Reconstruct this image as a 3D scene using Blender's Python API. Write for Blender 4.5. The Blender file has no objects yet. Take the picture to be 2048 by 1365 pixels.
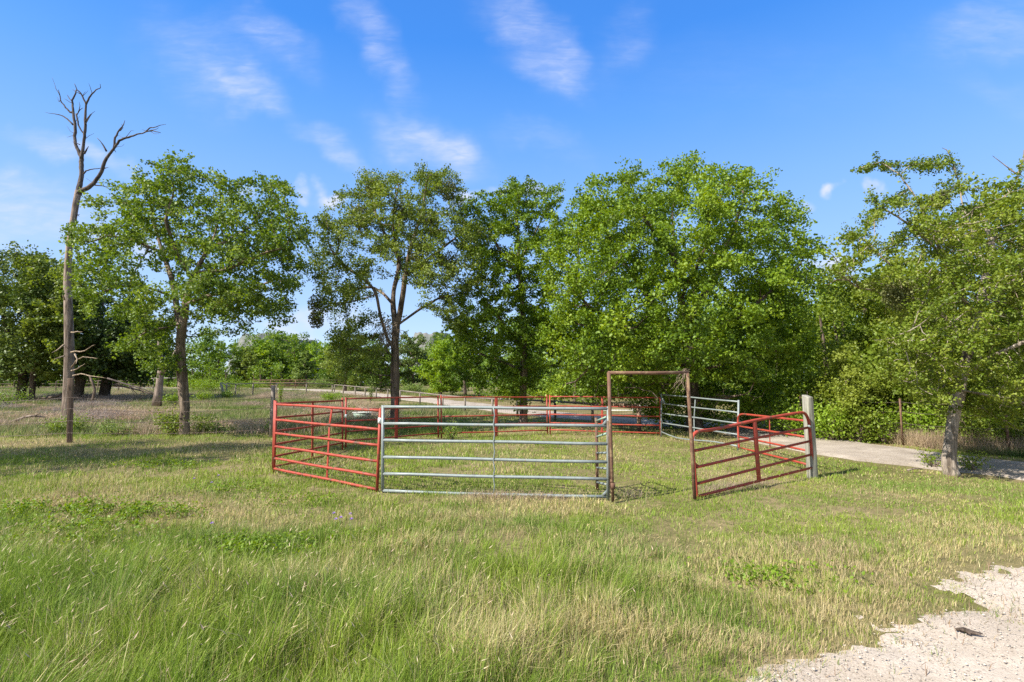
import bpy, math, random, time
import numpy as np
from mathutils import Vector, Matrix
T0 = time.time()
random.seed(7)
RNG = np.random.default_rng(11)
SC = bpy.context.scene
COL = SC.collection

# ------------------------------------------------------------------ camera
F = 1000.0
CAM_H = 1.7
TH = math.atan((768 - 682.5) / F)
CT, ST = math.cos(TH), math.sin(TH)

def ray(px, py):
    a, b = (px - 1024) / F, (682.5 - py) / F
    return a, CT - b * ST, ST + b * CT

def at(px, py, Y):
    """point seen at pixel px,py (2048 wide photo) standing Y metres ahead"""
    x, y, z = ray(px, py)
    k = Y / y
    return np.array([x * k, Y, CAM_H + z * k])

# ------------------------------------------------------------------ noise / terrain
def _h(i, j, s):
    n = (i * 374761393 + j * 668265263 + s * 974634777) & 0x7fffffff
    n = ((n ^ (n >> 13)) * 1274126177) & 0x7fffffff
    return ((n ^ (n >> 16)) & 0xffff) / 65535.0

def vnoise(x, y, s=0):
    x = np.asarray(x, float); y = np.asarray(y, float)
    i = np.floor(x).astype(np.int64); j = np.floor(y).astype(np.int64)
    u = x - i; v = y - j
    u = u * u * (3 - 2 * u); v = v * v * (3 - 2 * v)
    a = _h(i, j, s); b = _h(i + 1, j, s); c = _h(i, j + 1, s); d = _h(i + 1, j + 1, s)
    return (a * (1 - u) + b * u) * (1 - v) + (c * (1 - u) + d * u) * v

def fbm(x, y, s=0, o=3):
    t = 0; w = 1; tot = 0
    for k in range(o):
        t = t + w * vnoise(x * 2 ** k, y * 2 ** k, s + k); tot += w; w *= .5
    return t / tot

def terrain(x, y):
    x = np.asarray(x, float); y = np.asarray(y, float)
    s = np.clip(y - 26, 0, 84)
    z = 0.0215 * s * np.clip(s / 12, 0, 1)
    near = 1 / (1 + (np.abs(x) + np.abs(y - 10)) / 120)
    z = z + (fbm(x * .35, y * .35, 5, 2) - .5) * .09 * near
    z = z + (fbm(x * 2.2, y * 2.2, 15, 2) - .5) * .04 * near
    return z

def gp(px, py):
    """ground point under a pixel"""
    x, y, z = ray(px, py)
    k = 3.0
    for _ in range(60):
        g = float(terrain(x * k, y * k))
        kn = (g - CAM_H) / z if z < -1e-4 else k * 1.2
        k = .5 * k + .5 * kn
    return np.array([x * k, y * k, float(terrain(x * k, y * k))])

def gY(px, Y):
    x, y, _ = ray(px, 800)
    X = x * Y / y
    return np.array([X, Y, float(terrain(X, Y))])

def seg_dist(x, y, pts):
    d = np.full(np.shape(x), 1e9)
    for (ax, ay), (bx, by) in zip(pts[:-1], pts[1:]):
        vx, vy = bx - ax, by - ay
        t = np.clip(((x - ax) * vx + (y - ay) * vy) / (vx * vx + vy * vy), 0, 1)
        d = np.minimum(d, np.hypot(x - ax - t * vx, y - ay - t * vy))
    return d

# ------------------------------------------------------------------ object helpers
def tag(o, label=None, cat=None, group=None, kind=None):
    if label: o['label'] = label
    if cat: o['category'] = cat
    if group: o['group'] = group
    if kind: o['kind'] = kind
    return o

def link(o, parent=None):
    COL.objects.link(o)
    if parent is not None:
        o.parent = parent
        o.matrix_parent_inverse = Matrix.Identity(4)
    return o

def empty(name, loc=(0, 0, 0)):
    o = bpy.data.objects.new(name, None)
    o.location = loc
    o.empty_display_size = .2
    return link(o)

def mesh_np(name, V, faces, mat, parent=None, smooth=False, attrs=None, origin=None):
    """V (n,3); faces: (m,k) int array or list of such arrays; origin is subtracted"""
    V = np.asarray(V, np.float32)
    if origin is not None:
        V = V - np.asarray(origin, np.float32)
    if not isinstance(faces, list): faces = [faces]
    faces = [np.asarray(f, np.int32) for f in faces if len(f)]
    me = bpy.data.meshes.new(name)
    me.vertices.add(len(V)); me.vertices.foreach_set('co', V.ravel())
    nl = sum(f.size for f in faces); nf = sum(len(f) for f in faces)
    me.loops.add(nl); me.polygons.add(nf)
    me.loops.foreach_set('vertex_index', np.concatenate([f.ravel() for f in faces]))
    st = []; off = 0
    for f in faces:
        st.append(off + np.arange(len(f)) * f.shape[1]); off += f.size
    me.polygons.foreach_set('loop_start', np.concatenate(st).astype(np.int32))
    me.update(calc_edges=True)
    if smooth: me.polygons.foreach_set('use_smooth', np.ones(nf, bool))
    for k, a in (attrs or {}).items():
        a = np.asarray(a, np.float32)
        if a.ndim == 1:
            at_ = me.attributes.new(k, 'FLOAT', 'POINT'); at_.data.foreach_set('value', a)
        else:
            at_ = me.attributes.new(k, 'FLOAT_COLOR', 'POINT')
            at_.data.foreach_set('color', np.hstack([a, np.ones((len(a), 1), np.float32)]).ravel())
    me.materials.append(mat)
    o = bpy.data.objects.new(name, me)
    if origin is not None and parent is None: o.location = origin
    return link(o, parent)

class MB:
    """collects boxes, tubes and lathes in world space, links them as ONE mesh"""
    def __init__(s): s.V = []; s.F3 = []; s.F4 = []; s.n = 0
    def add(s, V, F4=(), F3=()):
        V = np.asarray(V, float)
        s.V.append(V)
        if len(F4): s.F4.append(np.asarray(F4, int) + s.n)
        if len(F3): s.F3.append(np.asarray(F3, int) + s.n)
        s.n += len(V); return s
    def tube(s, P, R, n=8, cap=True, flat=None, wob=0, seed=0):
        P = np.asarray(P, float); m = len(P)
        R = np.full(m, R, float) if np.isscalar(R) else np.asarray(R, float)
        T = np.gradient(P, axis=0); T /= np.linalg.norm(T, axis=1)[:, None] + 1e-9
        up = np.array([0, 0, 1.]) if abs(T[0][2]) < .9 else np.array([1., 0, 0])
        A = np.cross(T[0], up); A /= np.linalg.norm(A)
        ang = np.arange(n) / n * 2 * math.pi
        rs = random.Random(seed)
        ph = [rs.random() * 6.28 for _ in range(4)]
        V = []
        for i in range(m):
            A = A - T[i] * np.dot(A, T[i]); A /= np.linalg.norm(A) + 1e-9
            B = np.cross(T[i], A)
            r = R[i] * np.ones(n)
            if wob: r = r * (1 + wob * (np.sin(ang * 2 + ph[0] + i * .6) + .6 * np.sin(ang * 3 + ph[1] + i * .9) + .4 * np.sin(ang * 5 + ph[2] - i * .7)))
            fl = 1 if flat is None else flat
            V.append(P[i] + np.outer(np.cos(ang) * r, A) + np.outer(np.sin(ang) * r * fl, B))
        V = np.vstack(V)
        k = np.arange(n); k2 = (k + 1) % n
        F = np.vstack([np.stack([i * n + k, i * n + k2, (i + 1) * n + k2, (i + 1) * n + k], 1) for i in range(m - 1)])
        F3 = []
        if cap:
            V = np.vstack([V, P[0], P[-1]])
            a, b = m * n, m * n + 1
            F3 = np.vstack([np.stack([np.full(n, a), k2, k], 1), np.stack([np.full(n, b), (m - 1) * n + k, (m - 1) * n + k2], 1)])
        return s.add(V, F, F3)
    def box(s, c, size, ax=(1, 0, 0), up=(0, 0, 1), taper=1.0, jit=0):
        c = np.asarray(c, float); X = np.asarray(ax, float); X /= np.linalg.norm(X)
        Z = np.asarray(up, float); Z = Z - X * np.dot(Z, X); Z /= np.linalg.norm(Z)
        Y = np.cross(Z, X)
        hx, hy, hz = np.asarray(size, float) / 2
        V = []
        for sx, sy, sz in ((-1,-1,-1),(1,-1,-1),(1,1,-1),(-1,1,-1),(-1,-1,1),(1,-1,1),(1,1,1),(-1,1,1)):
            t = taper if sz > 0 else 1
            p = c + X*sx*hx*t + Y*sy*hy*t + Z*sz*hz
            if jit: p = p + (np.array([random.random() for _ in range(3)]) - .5) * jit
            V.append(p)
        return s.add(V, [(0,3,2,1),(4,5,6,7),(0,1,5,4),(1,2,6,5),(2,3,7,6),(3,0,4,7)])
    def build(s, name, mat, parent=None, smooth=True, bevel=0):
        V = np.vstack(s.V)
        pl = np.array(parent.location) if parent is not None else V.mean(0) * [1, 1, 0] + [0, 0, V[:, 2].min()]
        if parent is not None and parent.parent is not None:
            pl = np.array(parent.parent.location)
        o = mesh_np(name, V, ([np.vstack(s.F4)] if s.F4 else []) + ([np.vstack(s.F3)] if s.F3 else []), mat, parent, smooth, origin=pl)
        if bevel:
            b = o.modifiers.new('Bevel', 'BEVEL'); b.width = bevel; b.segments = 2
        return o

# ------------------------------------------------------------------ materials
def nmat(name):
    m = bpy.data.materials.new(name); m.use_nodes = True
    nt = m.node_tree; nt.nodes.clear()
    out = nt.nodes.new('ShaderNodeOutputMaterial')
    return m, nt, out

def N(nt, t, **kw):
    n = nt.nodes.new(t)
    for k, v in kw.items():
        if k in n.inputs.keys(): n.inputs[k].default_value = v
        else: setattr(n, k, v)
    return n

def ramp(nt, fac, stops):
    r = nt.nodes.new('ShaderNodeValToRGB')
    e = r.color_ramp.elements
    while len(e) < len(stops): e.new(.5)
    for el, (p, c) in zip(e, stops):
        el.position = p; el.color = (*c, 1)
    nt.links.new(fac, r.inputs[0])
    return r.outputs[0]

def noise(nt, scale, detail=4, rough=.6, vec=None, coord='Object', stretch=None, dist=0):
    tc = nt.nodes.new('ShaderNodeTexCoord')
    src = tc.outputs[coord]
    if stretch:
        mp = nt.nodes.new('ShaderNodeMapping'); mp.inputs['Scale'].default_value = stretch
        nt.links.new(src, mp.inputs[0]); src = mp.outputs[0]
    n = N(nt, 'ShaderNodeTexNoise', Scale=scale, Detail=detail, Roughness=rough, Distortion=dist)
    nt.links.new(src, n.inputs['Vector'])
    return n.outputs['Fac']

def surf(nt, out, color, rough=.8, bump=None, bstr=.3, bdist=.02, metallic=0, spec=.5):
    p = N(nt, 'ShaderNodeBsdfPrincipled', Roughness=rough, Metallic=metallic)
    p.inputs['Specular IOR Level'].default_value = spec
    if isinstance(color, tuple): p.inputs['Base Color'].default_value = (*color, 1)
    else: nt.links.new(color, p.inputs['Base Color'])
    if bump is not None:
        b = N(nt, 'ShaderNodeBump', Strength=bstr, Distance=bdist)
        nt.links.new(bump, b.inputs['Height']); nt.links.new(b.outputs[0], p.inputs['Normal'])
    nt.links.new(p.outputs[0], out.inputs[0])
    return p

def leaf_mat(name, dark, mid, light, transl=.38, rough=.5):
    m, nt, out = nmat(name)
    a = N(nt, 'ShaderNodeAttribute', attribute_name='tint')
    c = ramp(nt, a.outputs['Fac'], [(0, dark), (.5, mid), (1, light)])
    p = N(nt, 'ShaderNodeBsdfPrincipled', Roughness=rough)
    p.inputs['Specular IOR Level'].default_value = .35
    nt.links.new(c, p.inputs['Base Color'])
    t = N(nt, 'ShaderNodeBsdfTranslucent')
    hs = N(nt, 'ShaderNodeHueSaturation', Hue=.485, Saturation=1.15, Value=1.25)
    nt.links.new(c, hs.inputs['Color']); nt.links.new(hs.outputs[0], t.inputs[0])
    mx = N(nt, 'ShaderNodeMixShader'); mx.inputs[0].default_value = transl
    nt.links.new(p.outputs[0], mx.inputs[1]); nt.links.new(t.outputs[0], mx.inputs[2])
    nt.links.new(mx.outputs[0], out.inputs[0])
    return m

def bark_mat(name, a, b, scale=14, bstr=.9):
    m, nt, out = nmat(name)
    n1 = noise(nt, scale, 5, .65, stretch=(1, 1, .22), dist=.6)
    n2 = noise(nt, 2.0, 3, .6)
    mx = N(nt, 'ShaderNodeMath', operation='MULTIPLY_ADD'); mx.inputs[1].default_value = .45
    nt.links.new(n2, mx.inputs[0])
    m2 = N(nt, 'ShaderNodeMath', operation='MULTIPLY'); m2.inputs[1].default_value = .6
    nt.links.new(n1, m2.inputs[0]); nt.links.new(m2.outputs[0], mx.inputs[2])
    c = ramp(nt, mx.outputs[0], [(.36, a), (.66, b)])
    n3 = noise(nt, scale * .55, 6, .7, stretch=(1.4, 1.4, .12), dist=1.2)
    kk = ramp(nt, n3, [(.40, (.42, .40, .38)), (.50, (1, 1, 1)), (.72, (1.05, 1, .93))])
    mm = N(nt, 'ShaderNodeMix', data_type='RGBA', blend_type='MULTIPLY'); mm.inputs[0].default_value = 1
    nt.links.new(c, mm.inputs[6]); nt.links.new(kk, mm.inputs[7])
    surf(nt, out, mm.outputs[2], .92, n3, bstr, .05, spec=.2)
    return m

def paint_mat(name, base, dark, rust, amount=.5, rough=.5, metallic=0, scale=9):
    m, nt, out = nmat(name)
    n1 = noise(nt, scale, 6, .68)
    n2 = noise(nt, 60, 3, .6)
    c1 = ramp(nt, n1, [(.3, dark), (.55, base)])
    nA = noise(nt, scale * .6, 6, .75, stretch=(1.3, .8, 1.1))
    k = ramp(nt, nA, [(amount, (0, 0, 0)), (amount + .09, (1, 1, 1))])
    mx = N(nt, 'ShaderNodeMix', data_type='RGBA')
    nt.links.new(k, mx.inputs[0]); nt.links.new(c1, mx.inputs[6]); mx.inputs[7].default_value = (*rust, 1)
    surf(nt, out, mx.outputs[2], rough, n2, .25, .003, metallic)
    return m

def grass_mat(name, transl=.35):
    m, nt, out = nmat(name)
    a = N(nt, 'ShaderNodeAttribute', attribute_name='col')
    p = N(nt, 'ShaderNodeBsdfPrincipled', Roughness=.55)
    p.inputs['Specular IOR Level'].default_value = .3
    nt.links.new(a.outputs['Color'], p.inputs['Base Color'])
    t = N(nt, 'ShaderNodeBsdfTranslucent'); nt.links.new(a.outputs['Color'], t.inputs[0])
    mx = N(nt, 'ShaderNodeMixShader'); mx.inputs[0].default_value = transl
    nt.links.new(p.outputs[0], mx.inputs[1]); nt.links.new(t.outputs[0], mx.inputs[2])
    nt.links.new(mx.outputs[0], out.inputs[0])
    return m

M = {}
M['maple'] = leaf_mat('bright_leaf', (.075, .135, .012), (.155, .255, .018), (.25, .345, .03))
M['syc'] = leaf_mat('sycamore_leaf', (.07, .125, .02), (.145, .23, .03), (.25, .33, .07))
M['elm'] = leaf_mat('elm_leaf', (.07, .105, .018), (.15, .215, .032), (.24, .30, .06))
M['dark'] = leaf_mat('oak_leaf', (.035, .065, .014), (.075, .125, .022), (.14, .195, .04), .25)
M['yel'] = leaf_mat('spring_leaf', (.10, .19, .015), (.19, .31, .022), (.28, .39, .04))
M['far'] = leaf_mat('treeline_leaf', (.075, .14, .02), (.14, .235, .03), (.22, .31, .05))
M['cedar'] = leaf_mat('right_elm_leaf', (.08, .125, .012), (.155, .225, .02), (.25, .30, .045))
M['mist'] = leaf_mat('mistletoe_leaf', (.09, .10, .03), (.15, .165, .055), (.22, .23, .09), .25)
M['olive'] = leaf_mat('shrub_leaf', (.09, .14, .03), (.16, .235, .05), (.23, .31, .085))
M['bark'] = bark_mat('bark_brown', (.07, .052, .04), (.34, .265, .20), 7)
M['barkelm'] = bark_mat('bark_elm', (.055, .042, .032), (.27, .21, .16), 7)
M['barkpale'] = bark_mat('bark_pale', (.17, .14, .11), (.52, .445, .37), 9)
M['barkdark'] = bark_mat('bark_dark', (.045, .034, .027), (.21, .16, .125))
M['dead'] = bark_mat('bark_dead', (.10, .075, .06), (.40, .32, .265), 5)
M['deadtop'] = bark_mat('bark_dead_dark', (.05, .042, .04), (.17, .14, .125), 12)
M['twig'] = bark_mat('dry_twig', (.22, .17, .12), (.42, .33, .24))
M['red'] = paint_mat('red_paint', (.37, .052, .028), (.22, .030, .018), (.12, .055, .035), .54, .6, 0, 9)
M['rust'] = paint_mat('rust_pipe', (.145, .075, .045), (.09, .042, .028), (.22, .145, .08), .50, .85)
M['redrust'] = paint_mat('worn_red_paint', (.34, .045, .026), (.20, .035, .025), (.15, .065, .042), .56, .6)
M['galv'] = paint_mat('galvanized', (.235, .27, .265), (.17, .20, .20), (.24, .19, .14), .60, .5, .15, 14)
M['whitepipe'] = paint_mat('white_paint', (.72, .74, .70), (.5, .52, .48), (.45, .40, .33), .66)
M['greenpipe'] = paint_mat('green_paint', (.30, .42, .33), (.22, .33, .27), (.28, .22, .15), .6)
M['wire'] = paint_mat('wire_steel', (.16, .12, .10), (.10, .08, .07), (.2, .12, .08), .55, .6, .3)
M['tape'] = paint_mat('white_tape', (.8, .8, .78), (.6, .6, .6), (.5, .5, .5), .8)
def wood_mat(name, a, b):
    m, nt, out = nmat(name)
    n1 = noise(nt, 16, 5, .6, stretch=(1.6, 1.6, .08), dist=.4)
    c = ramp(nt, n1, [(.32, a), (.62, b)])
    n2 = noise(nt, 3, 4, .6)
    k = ramp(nt, n2, [(.45, (1, 1, 1)), (.7, (.70, .74, .62))])
    mx = N(nt, 'ShaderNodeMix', data_type='RGBA', blend_type='MULTIPLY'); mx.inputs[0].default_value = 1
    nt.links.new(c, mx.inputs[6]); nt.links.new(k, mx.inputs[7])
    surf(nt, out, mx.outputs[2], .9, n1, .7, .01, spec=.2)
    return m
M['wood'] = wood_mat('weathered_wood', (.13, .125, .10), (.36, .345, .29))
M['woodbrown'] = wood_mat('brown_wood', (.09, .06, .045), (.26, .18, .13))
M['woodgrey'] = wood_mat('grey_wood', (.12, .10, .085), (.28, .24, .2))
M['grass'] = grass_mat('grass_blades')
M['dry'] = grass_mat('dry_weeds', .25)

def ground_mat():
    m, nt, out = nmat('field_soil')
    tc = nt.nodes.new('ShaderNodeTexCoord')
    n1 = N(nt, 'ShaderNodeTexNoise', Scale=.35, Detail=6, Roughness=.65); nt.links.new(tc.outputs['Object'], n1.inputs['Vector'])
    n2 = N(nt, 'ShaderNodeTexNoise', Scale=9, Detail=6, Roughness=.75); nt.links.new(tc.outputs['Object'], n2.inputs['Vector'])
    c1 = ramp(nt, n1.outputs['Fac'], [(.35, (.16, .15, .06)), (.52, (.23, .19, .10)), (.68, (.32, .25, .16))])
    c2 = ramp(nt, n2.outputs['Fac'], [(.3, (.45, .5, .4)), (.7, (1.2, 1.15, 1.1))])
    mx = N(nt, 'ShaderNodeMix', data_type='RGBA', blend_type='MULTIPLY'); mx.inputs[0].default_value = 1
    nt.links.new(c1, mx.inputs[6]); nt.links.new(c2, mx.inputs[7])
    surf(nt, out, mx.outputs[2], .95, n2.outputs['Fac'], .6, .04, spec=.1)
    return m
def gravel_mat(name, a, b, sc=1.0):
    m, nt, out = nmat(name)
    tc = nt.nodes.new('ShaderNodeTexCoord')
    v = N(nt, 'ShaderNodeTexVoronoi', Scale=85 * sc); nt.links.new(tc.outputs['Object'], v.inputs['Vector'])
    v2 = N(nt, 'ShaderNodeTexVoronoi', Scale=210 * sc); nt.links.new(tc.outputs['Object'], v2.inputs['Vector'])
    n = N(nt, 'ShaderNodeTexNoise', Scale=1.3, Detail=7, Roughness=.7); nt.links.new(tc.outputs['Object'], n.inputs['Vector'])
    c = ramp(nt, n.outputs['Fac'], [(.35, a), (.65, b)])
    sep = N(nt, 'ShaderNodeSeparateColor'); nt.links.new(v.outputs['Color'], sep.inputs[0])
    c2 = ramp(nt, sep.outputs[0], [(0, (.50, .48, .46)), (.07, (.86, .85, .83)), (.5, (.97, .96, .95)), (1, (1.06, 1.06, 1.06))])
    mx = N(nt, 'ShaderNodeMix', data_type='RGBA', blend_type='MULTIPLY'); mx.inputs[0].default_value = 1
    nt.links.new(c, mx.inputs[6]); nt.links.new(c2, mx.inputs[7])
    ad = N(nt, 'ShaderNodeMath', operation='ADD'); nt.links.new(v.outputs['Distance'], ad.inputs[0]); nt.links.new(v2.outputs['Distance'], ad.inputs[1])
    inv = N(nt, 'ShaderNodeMath', operation='MULTIPLY'); inv.inputs[1].default_value = -1; nt.links.new(ad.outputs[0], inv.inputs[0])
    surf(nt, out, mx.outputs[2], .95, inv.outputs[0], .5, .006, spec=.15)
    return m
M['ground'] = ground_mat()
M['gravel'] = gravel_mat('pale_gravel', (.375, .315, .25), (.54, .465, .385))
M['road'] = gravel_mat('road_gravel', (.29, .245, .20), (.44, .385, .325), .6)  # darker than the yard gravel, with tree shade worked into the colour

# ------------------------------------------------------------------ setting: ground, road, gravel
ROAD = [(60, -2), (30, 1.8), (16, 4.6), (10.9, 8.7), (9.0, 11.7), (8.45, 14.8), (8.7, 18.0), (7.8, 20.8), (5.5, 23.1), (1.5, 28.5), (-2.6, 35.5), (-8.0, 43.5), (-13.5, 51), (-20, 60), (-27, 67.5), (-38, 72.5), (-60, 76), (-130, 80)]
ROADW = 1.6
def in_road(x, y): return seg_dist(x, y, ROAD)
GRAV = [gp(*p)[:2] for p in ((2048+260, 1100), (2048, 1150), (1945, 1162), (1925, 1182), (1990, 1218), (2030, 1240), (1960, 1238), (1860, 1240), (1812, 1262), (1806, 1300), (1700, 1318), (1600, 1342), (1530, 1366), (1380, 1430), (1250, 1560))] + [np.array([.4, .5]), np.array([8, -4]), np.array([14, 2])]
def poly_sd(x, y, P):
    """signed distance, negative inside"""
    x = np.asarray(x, float); y = np.asarray(y, float)
    ins = np.zeros(x.shape, bool)
    d = seg_dist(x, y, [tuple(p) for p in P] + [tuple(P[0])])
    n = len(P)
    for i in range(n):
        ax, ay = P[i]; bx, by = P[(i + 1) % n]
        c = ((ay > y) != (by > y)) & (x < (bx - ax) * (y - ay) / ((by - ay) if by != ay else 1e-9) + ax)
        ins ^= c
    return np.where(ins, -d, d)
def grav_sd(x, y):
    return poly_sd(x, y, GRAV) + (fbm(x * 3.1, y * 3.1, 31, 3) - .5) * .35 + (fbm(x * 11, y * 11, 35, 2) - .5) * .22

def grid_axis(lo, hi, fine_lo, fine_hi, step, grow=1.09):
    a = list(np.arange(fine_lo, fine_hi, step))
    s = step; v = fine_lo
    left = []
    while v > lo: s *= grow; v -= s; left.append(v)
    s = step; v = a[-1]; right = []
    while v < hi: s *= grow; v += s; right.append(v)
    return np.array(left[::-1] + a + right)
gx = grid_axis(-1600, 1600, -14, 14, .22); gy = grid_axis(-300, 3000, 1.5, 24, .22)
X, Y = np.meshgrid(gx, gy)
Z = terrain(X, Y)
def gridfaces(ny, nx):
    i = (np.arange(ny - 1)[:, None] * nx + np.arange(nx - 1)[None]).ravel()
    return np.stack([i, i + 1, i + 1 + nx, i + nx], 1)
g = mesh_np('ground', np.stack([X.ravel(), Y.ravel(), Z.ravel()], 1), gridfaces(len(gy), len(gx)), M['ground'], smooth=True)
tag(g, kind='structure')

def patch(name, x0, x1, y0, y1, step, sdf, mat, lift=.02):
    xs = np.arange(x0, x1, step); ys = np.arange(y0, y1, step)
    X, Y = np.meshgrid(xs, ys); s = sdf(X, Y)
    Z = terrain(X, Y) + lift * np.clip(-s / .15, -1.2, 1) + (0 if lift < .01 else 0)
    Fc = gridfaces(len(ys), len(xs)); keep = (s.ravel()[Fc] < step).all(1)
    Fc = Fc[keep]
    used = np.unique(Fc); rm = np.full(X.size, -1); rm[used] = np.arange(len(used))
    V = np.stack([X.ravel(), Y.ravel(), Z.ravel()], 1)[used]
    return tag(mesh_np(name, V, rm[Fc], mat, smooth=True), kind='structure')
patch('gravel_yard', .5, 13, -3.5, 6.5, .06, lambda x, y: grav_sd(x, y) - .10 - .25 * np.clip(fbm(x * 2, y * 2, 8, 2) - .5, 0, 1), M['gravel'], .012)

# road ribbon
def ribbon(name, pts, w, mat, lift):
    P = []
    for a, b in zip(pts[:-1], pts[1:]):
        n = max(2, int(math.hypot(b[0] - a[0], b[1] - a[1]) / .5))
        for t in np.arange(n) / n: P.append((a[0] + (b[0] - a[0]) * t, a[1] + (b[1] - a[1]) * t))
    P = np.array(P)
    k = np.ones(5) / 5
    for _ in range(3):
        P = np.stack([np.convolve(np.pad(P[:, i], 2, 'edge'), k, 'valid') for i in (0, 1)], 1)
    T = np.gradient(P, axis=0); T /= np.linalg.norm(T, axis=1)[:, None]
    Nn = np.stack([-T[:, 1], T[:, 0]], 1)
    cols = np.linspace(-1, 1, 13)
    V = []
    for c in cols:
        ww = w + (fbm(P[:, 0] * .9, P[:, 1] * .9, 77 + (c > 0), 3) - .5) * .7
        Q = P + Nn * (ww * c)[:, None]
        z = terrain(Q[:, 0], Q[:, 1]) + lift - (abs(c) == 1) * .06 + (1 - c * c) * .03
        V.append(np.column_stack([Q, z]))
    V = np.stack(V, 1).reshape(-1, 3)
    return tag(mesh_np(name, V, gridfaces(len(P), len(cols)), mat, smooth=True), kind='structure')
ribbon('road', ROAD, ROADW, M['road'], .03)

# far hills: long low mesas, real size and distance
def hill(name, px0, px1, topy, Yd, seed):
    a, b = at(px0, 700, Yd), at(px1, 700, Yd); top = at((px0 + px1) / 2, topy, Yd)[2]
    cx, hw = (a[0] + b[0]) / 2, (b[0] - a[0]) / 2
    xs = np.linspace(-1.25, 1.25, 70); ys = np.linspace(-1, 1, 30)
    X, Y = np.meshgrid(xs, ys)
    r = np.sqrt(np.clip(np.abs(X), 0, 2) ** 3 + np.abs(Y) ** 2.5)
    h = np.clip((1.15 - r) / .5, 0, 1); h = h * h * (3 - 2 * h)
    h = h * (.86 + .22 * fbm(X * 3, Y * 3, seed, 3)) - .03
    V = np.stack([cx + X.ravel() * hw, Yd + 150 + Y.ravel() * 300, h.ravel() * top], 1)
    return V, gridfaces(30, 70)
m, nt, out = nmat('hazy_hill')
nn = noise(nt, .02, 8, .75)
surf(nt, out, ramp(nt, nn, [(.35, (.11, .13, .11)), (.65, (.22, .21, .20))]), .95, spec=.1)  # distance haze painted into the hills as a grey cast
M['hill'] = m
V1, F1 = hill('hills', 478, 575, 664, 1500, 3)
V2, F2 = hill('hills', 815, 900, 662, 1700, 9)
V3, F3_ = hill('hills', 250, 330, 745, 1600, 19)
tag(mesh_np('hills', np.vstack([V1, V2, V3]), np.vstack([F1, F2 + len(V1), F3_ + len(V1) + len(V2)]), M['hill'], smooth=True), kind='structure')
print('ground', time.time() - T0)

# ------------------------------------------------------------------ leaves
def leaf_mesh(name, C, size, mat, parent, tint, up=.35, aspect=.75, rng=RNG, fold=.25, origin=(0, 0, 0), star=False):
    n = len(C)
    size = np.asarray(size) * (.65 + .7 * rng.random(n))
    D = rng.normal(size=(n, 3)); D[:, 2] -= .25; D /= np.linalg.norm(D, axis=1)[:, None]
    Nn = rng.normal(size=(n, 3)); Nn[:, 2] += up * 3
    Nn -= D * (Nn * D).sum(1)[:, None]; Nn /= np.linalg.norm(Nn, axis=1)[:, None] + 1e-9
    S = np.cross(D, Nn)
    L = size[:, None]
    base = C - D * L * .5; tip = C + D * L * .5
    off = D * L * (-.08)
    l = C + off - S * L * aspect / 2 + Nn * L * fold * .5
    r = C + off + S * L * aspect / 2 + Nn * L * fold * .5
    if star:
        # lobed leaf: two forward side points as well
        l2 = C + D * L * .22 - S * L * aspect * .22; r2 = C + D * L * .22 + S * L * aspect * .22
        V = np.stack([base, l, l2, tip, r2, r], 1).reshape(-1, 3)
        i = np.arange(n)[:, None] * 6
        Fc = [np.concatenate([i + [0, 3, 2], i + [0, 2, 1], i + [0, 4, 3], i + [0, 5, 4]])]
        k = 6
    else:
        V = np.stack([base, l, tip, r], 1).reshape(-1, 3)
        i = np.arange(n)[:, None] * 4
        Fc = [np.concatenate([i + [0, 2, 1], i + [0, 3, 2]])]
        k = 4
    t = np.clip(tint + rng.normal(0, .16, n), 0, 1)
    return mesh_np(name, V, Fc, mat, parent, attrs={'tint': np.repeat(t, k)}, origin=origin)

# ------------------------------------------------------------------ trees
def colonize(start, parents, attr, step, di, dk, iters=90, grav=0.0, rng=RNG):
    nodes = [np.array(p, float) for p in start]; par = list(parents)
    A = np.array(attr, float)
    best = np.full(len(A), 1e9); bi = np.zeros(len(A), int)
    new0 = 0
    for it in range(iters):
        NP = np.array(nodes[new0:])
        if len(NP) and len(A):
            d = np.linalg.norm(A[:, None] - NP[None], axis=2)
            j = d.argmin(1); dj = d[np.arange(len(A)), j]
            u = dj < best; best[u] = dj[u]; bi[u] = j[u] + new0
        keep = best > dk
        A = A[keep]; best = best[keep]; bi = bi[keep]
        if not len(A): break
        new0 = len(nodes)
        act = best < di * (1 if it > 4 else 1)
        if not act.any(): act = best < best.min() + step
        P = np.array(nodes)
        dirs = A[act] - P[bi[act]]; dirs /= np.linalg.norm(dirs, axis=1)[:, None]
        idx = bi[act]
        acc = np.zeros((len(P), 3)); np.add.at(acc, idx, dirs)
        for k in np.unique(idx):
            v = acc[k]; l = np.linalg.norm(v)
            v = (v / l if l > 1e-3 else rng.normal(size=3)) + rng.normal(size=3) * .18
            v[2] -= grav; v /= np.linalg.norm(v)
            nodes.append(P[k] + v * step); par.append(int(k))
    return np.array(nodes), np.array(par)

def skeleton_radii(nodes, par, rbase, rtip=.006, e=2.3):
    n = len(nodes); acc = np.zeros(n)
    kids = np.zeros(n, int)
    for i in range(n - 1, 0, -1):
        if acc[i] == 0: acc[i] = 1
        acc[par[i]] += acc[i]; kids[par[i]] += 1
    if acc[0] == 0: acc[0] = 1
    r = acc ** (1 / e)
    return rtip + (rbase - rtip) * (r - 1) / max(r[0] - 1, 1e-6), kids, acc

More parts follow.
